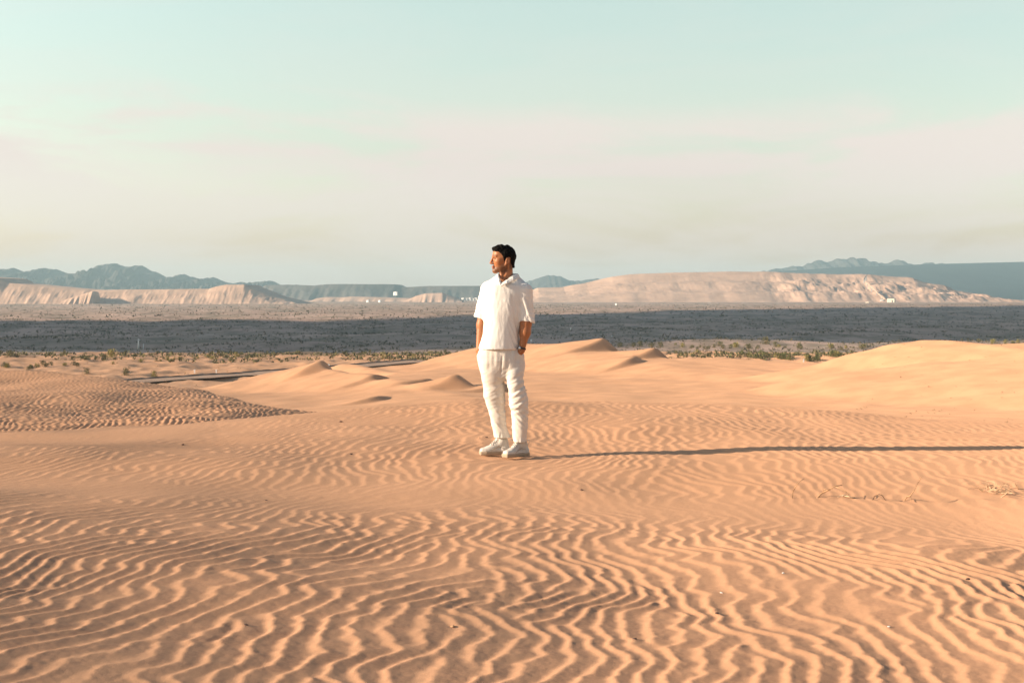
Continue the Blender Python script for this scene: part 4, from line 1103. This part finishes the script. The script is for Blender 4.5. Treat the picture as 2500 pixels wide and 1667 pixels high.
# ---- road across the sand flat
M_road = mat('sandy_asphalt', (0.34, 0.225, 0.155), 0.9, var=0.15, scale=0.3)
M_berm = mat('berm_shadow_tone', (0.16, 0.12, 0.10), 0.9, var=0.2, scale=0.5)  # the berm's shadow line, put into the verge colour
rp = [hit(px, py, 330, 590) for px, py in [(380, 932), (520, 922), (640, 912), (740, 905)]]
a0, a1 = rp[0], rp[-1]; dirn = (a1 - a0); dirn.z = 0; dirn.normalize(); nrm_ = Vector((-dirn.y, dirn.x, 0))
nseg = 120; L0, L1 = -60, 130; rows_ = []
for i in range(nseg):
    t = L0 + (L1 - L0) * i / (nseg - 1); c = a0 + dirn * t
    for wv in (-7.5, -3.7, 0.0, 3.7):
        q = c + nrm_ * wv; rows_.append((q.x, q.y, -1))
rows_ = np.array(rows_); zr_ = D_(rows_[:, 0], rows_[:, 1]).reshape(nseg, 4)
ker = np.ones(9) / 9
zs_ = np.convolve(np.pad(zr_.max(1), 4, mode='edge'), ker, 'valid')
rows_[:, 2] = np.repeat(zs_, 4) + 0.35
road = raw_mesh('road', rows_, grid_faces(nseg, 4), M_road); tag(road, kind='structure')
bm = bmesh.new()
prev = None
for i in range(nseg):
    t = L0 + (L1 - L0) * i / (nseg - 1); c = a0 + dirn * t; z = zs_[i] + 0.3
    q = [bm.verts.new(((c + nrm_ * w_).x, (c + nrm_ * w_).y, z + h_)) for w_, h_ in ((3.72, -0.6), (3.74, 0.36 + 0.1 * math.sin(i * 1.3)), (4.6, 0.36 + 0.1 * math.sin(i * 2.1)), (6.0, -0.8))]
    if prev:
        for k in range(3): bm.faces.new((prev[k], q[k], q[k + 1], prev[k + 1]))
    prev = q
tag(bm_obj('road_verge', bm, M_berm), kind='structure')

# ---- posts, markers, far buildings
M_white = mat('white_paint', (0.80, 0.78, 0.74), 0.6); M_grey = mat('grey_metal', (0.45, 0.46, 0.46), 0.5); M_cream = mat('cream_wall', (0.74, 0.66, 0.52), 0.8, var=0.08, scale=0.2)
M_droof = mat('grey_roof', (0.22, 0.21, 0.20), 0.7); M_door = mat('dark_opening', (0.05, 0.05, 0.05), 0.6)
def marker(px, py, h, label, group=None, lo=330, hi=590):
    p = hit(px, py, lo, hi); s = p.y / F
    root = empty('marker_post', p); tag(root, label, 'marker post', group)
    bm = bmesh.new(); box(bm, (0, 0, h * s / 2 - 0.1), (2.6 * s, 1.2 * s, h * s + 0.2)); bmesh.ops.bevel(bm, geom=bm.edges[:], offset=0.05, segments=1)
    bm_obj('post', bm, M_white, root)
    bm = bmesh.new(); box(bm, (0, -0.7 * s, h * s * 0.78), (3.6 * s, 0.2 * s, h * s * 0.42)); bm_obj('reflector_plate', bm, M_white, root)
marker(475, 911, 9, 'white roadside marker left of the pair on the sand behind the road')
marker(528, 911, 9, 'white roadside marker right of the pair on the sand behind the road')
marker(803, 897, 8, 'small white marker peeping over the dune with the shaded slip face')
marker(1962, 884, 8, 'small white marker in front of the green bushes by the right-hand dune')
def mast(px, py, h, w, label, arm=True):
    p = px2w(px, py, (CAM_Z - GZ) * F / (py - HOR)); s = p.y / F
    root = empty('pole', (p.x, p.y, GZ - 0.4)); tag(root, label, 'pole')
    bm = bmesh.new(); tube(bm, [(0, 0, -0.5), (0, 0, h * s)], [w * s / 2, w * s / 2.4], 8); bm_obj('shaft', bm, M_white, root, True)
    bm = bmesh.new(); box(bm, (w * s * 0.5, 0, h * s * 0.86), (w * s * 1.6, w * s * 0.8, h * s * 0.12)); bm_obj('cabinet', bm, M_grey, root)
mast(338, 848, 23, 3.6, 'tall white pole with a box near its top in the shaded scrub, left')
mast(350, 848, 11, 1.4, 'short thin grey pole just right of the tall white one')
for (px, py, lab) in [(1393, 803, 'white speck of a box in the shaded scrub right of the man\'s elbow'), (1494, 823, 'white box low in the shaded scrub, furthest right of three'), (1297, 831, 'white box in the shaded scrub close to the man\'s wrist')]:
    p = px2w(px, py, (CAM_Z - GZ) * F / (py - HOR)); s = p.y / F
    root = empty('utility_box', (p.x, p.y, GZ - 0.5)); tag(root, lab, 'utility box')
    bm = bmesh.new(); box(bm, (0, 0, 2.2 * s), (3.2 * s, 2.6 * s, 5 * s)); bm_obj('cabinet', bm, M_white, root)
    bm = bmesh.new(); box(bm, (0, 0, 4.9 * s), (3.8 * s, 3.2 * s, 0.5 * s)); bm_obj('lid', bm, M_grey, root)
def building(px, py, wpx, hpx, d, label, cat='building', name='building', m=None, group=None, zlift=None, yaw=-0.55):
    m = m or M_cream; s = d / F; W, H2 = wpx * s, hpx * s
    z = CAM_Z - (py - HOR) * s if zlift is None else zlift
    root = empty(name, ((px - 1250) * s, d, z), yaw); tag(root, label, cat, group)
    bm = bmesh.new(); box(bm, (0, 0, H2 / 2 - 2), (W, W * 0.6, H2 + 4)); bm_obj('wall', bm, m, root)
    bm = bmesh.new()
    e = 0.03 * W; y0 = W * 0.3 + e; x0 = W / 2 + e
    vs = [bm.verts.new(q) for q in ((-x0, -y0, H2 + 0.02), (x0, -y0, H2 + 0.02), (x0, y0, H2 + 0.02), (-x0, y0, H2 + 0.02), (-x0, 0, H2 * 1.12 + 0.3), (x0, 0, H2 * 1.12 + 0.3))]
    for fc in ((0, 1, 5, 4), (3, 4, 5, 2), (0, 4, 3), (1, 2, 5), (0, 3, 2, 1)): bm.faces.new([vs[i] for i in fc])
    bm_obj('roof', bm, M_droof if m is not M_white else M_white, root)
    bm = bmesh.new(); box(bm, (W * 0.22, -W * 0.3 - 0.05, H2 * 0.3), (W * 0.16, 0.2, H2 * 0.6)); bm_obj('door', bm, M_door, root)
    return root
building(2176, 738, 18, 9, 4900, 'large cream shed at the foot of the terraced hill on the right')
building(2153, 737, 8, 6, 4950, 'low grey plant building just left of the large cream shed', m=M_grey)
building(2118, 741, 9, 4, 4600, 'low pinkish mound-like shed standing apart left of the cream shed', m=M_cream)
building(966, 719, 10, 6, 6300, 'bright white hall on the pale mounds left of the man', m=M_white, cat='building')
building(1732, 743, 9, 4, 4700, 'white hut in the middle distance below the smooth end of the big hill', m=M_white)
building(1815, 742, 5, 3, 4700, 'small white hut right of the other hut below the big hill', m=M_white)
building(1504, 749, 4, 7, 3600, 'narrow white tower-like hut on the lit plain right of the man', m=M_white)
building(645, 734, 9, 6, 4500, 'white tank house in the shade at the end of the left bank', m=M_white)
building(633, 736, 7, 4, 4500, 'low white shed left of the tank house at the end of the left bank', m=M_white)
building(898, 737, 6, 4, 4900, 'white tank on the lit plain, left of a pair', 'tank', 'storage_tank', M_white)
building(927, 737, 6, 4, 4900, 'white tank on the lit plain, right of a pair', 'tank', 'storage_tank', M_white)
for i, px in enumerate((1130, 1139, 1147, 1155, 1162)):
    building(px, 731 + (i % 2), 6, 3.4, 5300, 'white trailer in the short row left of the man\'s shoulder', 'trailer', 'trailer', M_white, 'trailers parked in a row on the plain')
for i, (px, h) in enumerate(((1924, 10), (1944, 9), (2085, 11), (2120, 8), (2204, 9), (2287, 9), (2301, 8), (2372, 9), (2462, 8))):
    s = 5000 / F; root = empty('light_pole', ((px - 1250) * s, 5000, GZ)); tag(root, 'thin pale pole in the line of poles along the foot of the terraced hill', 'pole', 'poles along the foot of the right hill')
    bm = bmesh.new(); tube(bm, [(0, 0, -1), (0, 0, h * s)], [0.55, 0.4], 6); bm_obj('shaft', bm, M_grey, root, True)
    bm = bmesh.new(); box(bm, (0, 0, h * s + 0.3), (2.2, 1.0, 0.6)); bm_obj('lamp_head', bm, M_grey, root)
M_gallery = mat('dusty_gallery', (0.50, 0.37, 0.28), 0.8)
def conveyor(p0, p1, d0, d1, label):
    a = px2w(*p0, d0); b = px2w(*p1, d1); root = empty('conveyor', a); tag(root, label, 'conveyor')
    bm = bmesh.new(); tube(bm, [(0, 0, 2), b - a + Vector((0, 0, 4))], [2.4, 2.4], 4); bm_obj('gallery', bm, M_gallery, root)
    for t in (0.15, 0.4, 0.65, 0.9):
        q = (b - a) * t; bm = bmesh.new(); box(bm, (q.x, q.y, q.z - 6), (2.5, 2.5, 18)); bm_obj('support', bm, M_grey, root)
conveyor((2160, 733), (2112, 690), 4930, 5130, 'long pale conveyor climbing the terraced hill from the plant buildings')
conveyor((2108, 684), (2116, 673), 5160, 5220, 'short pale conveyor near the brow of the terraced hill')
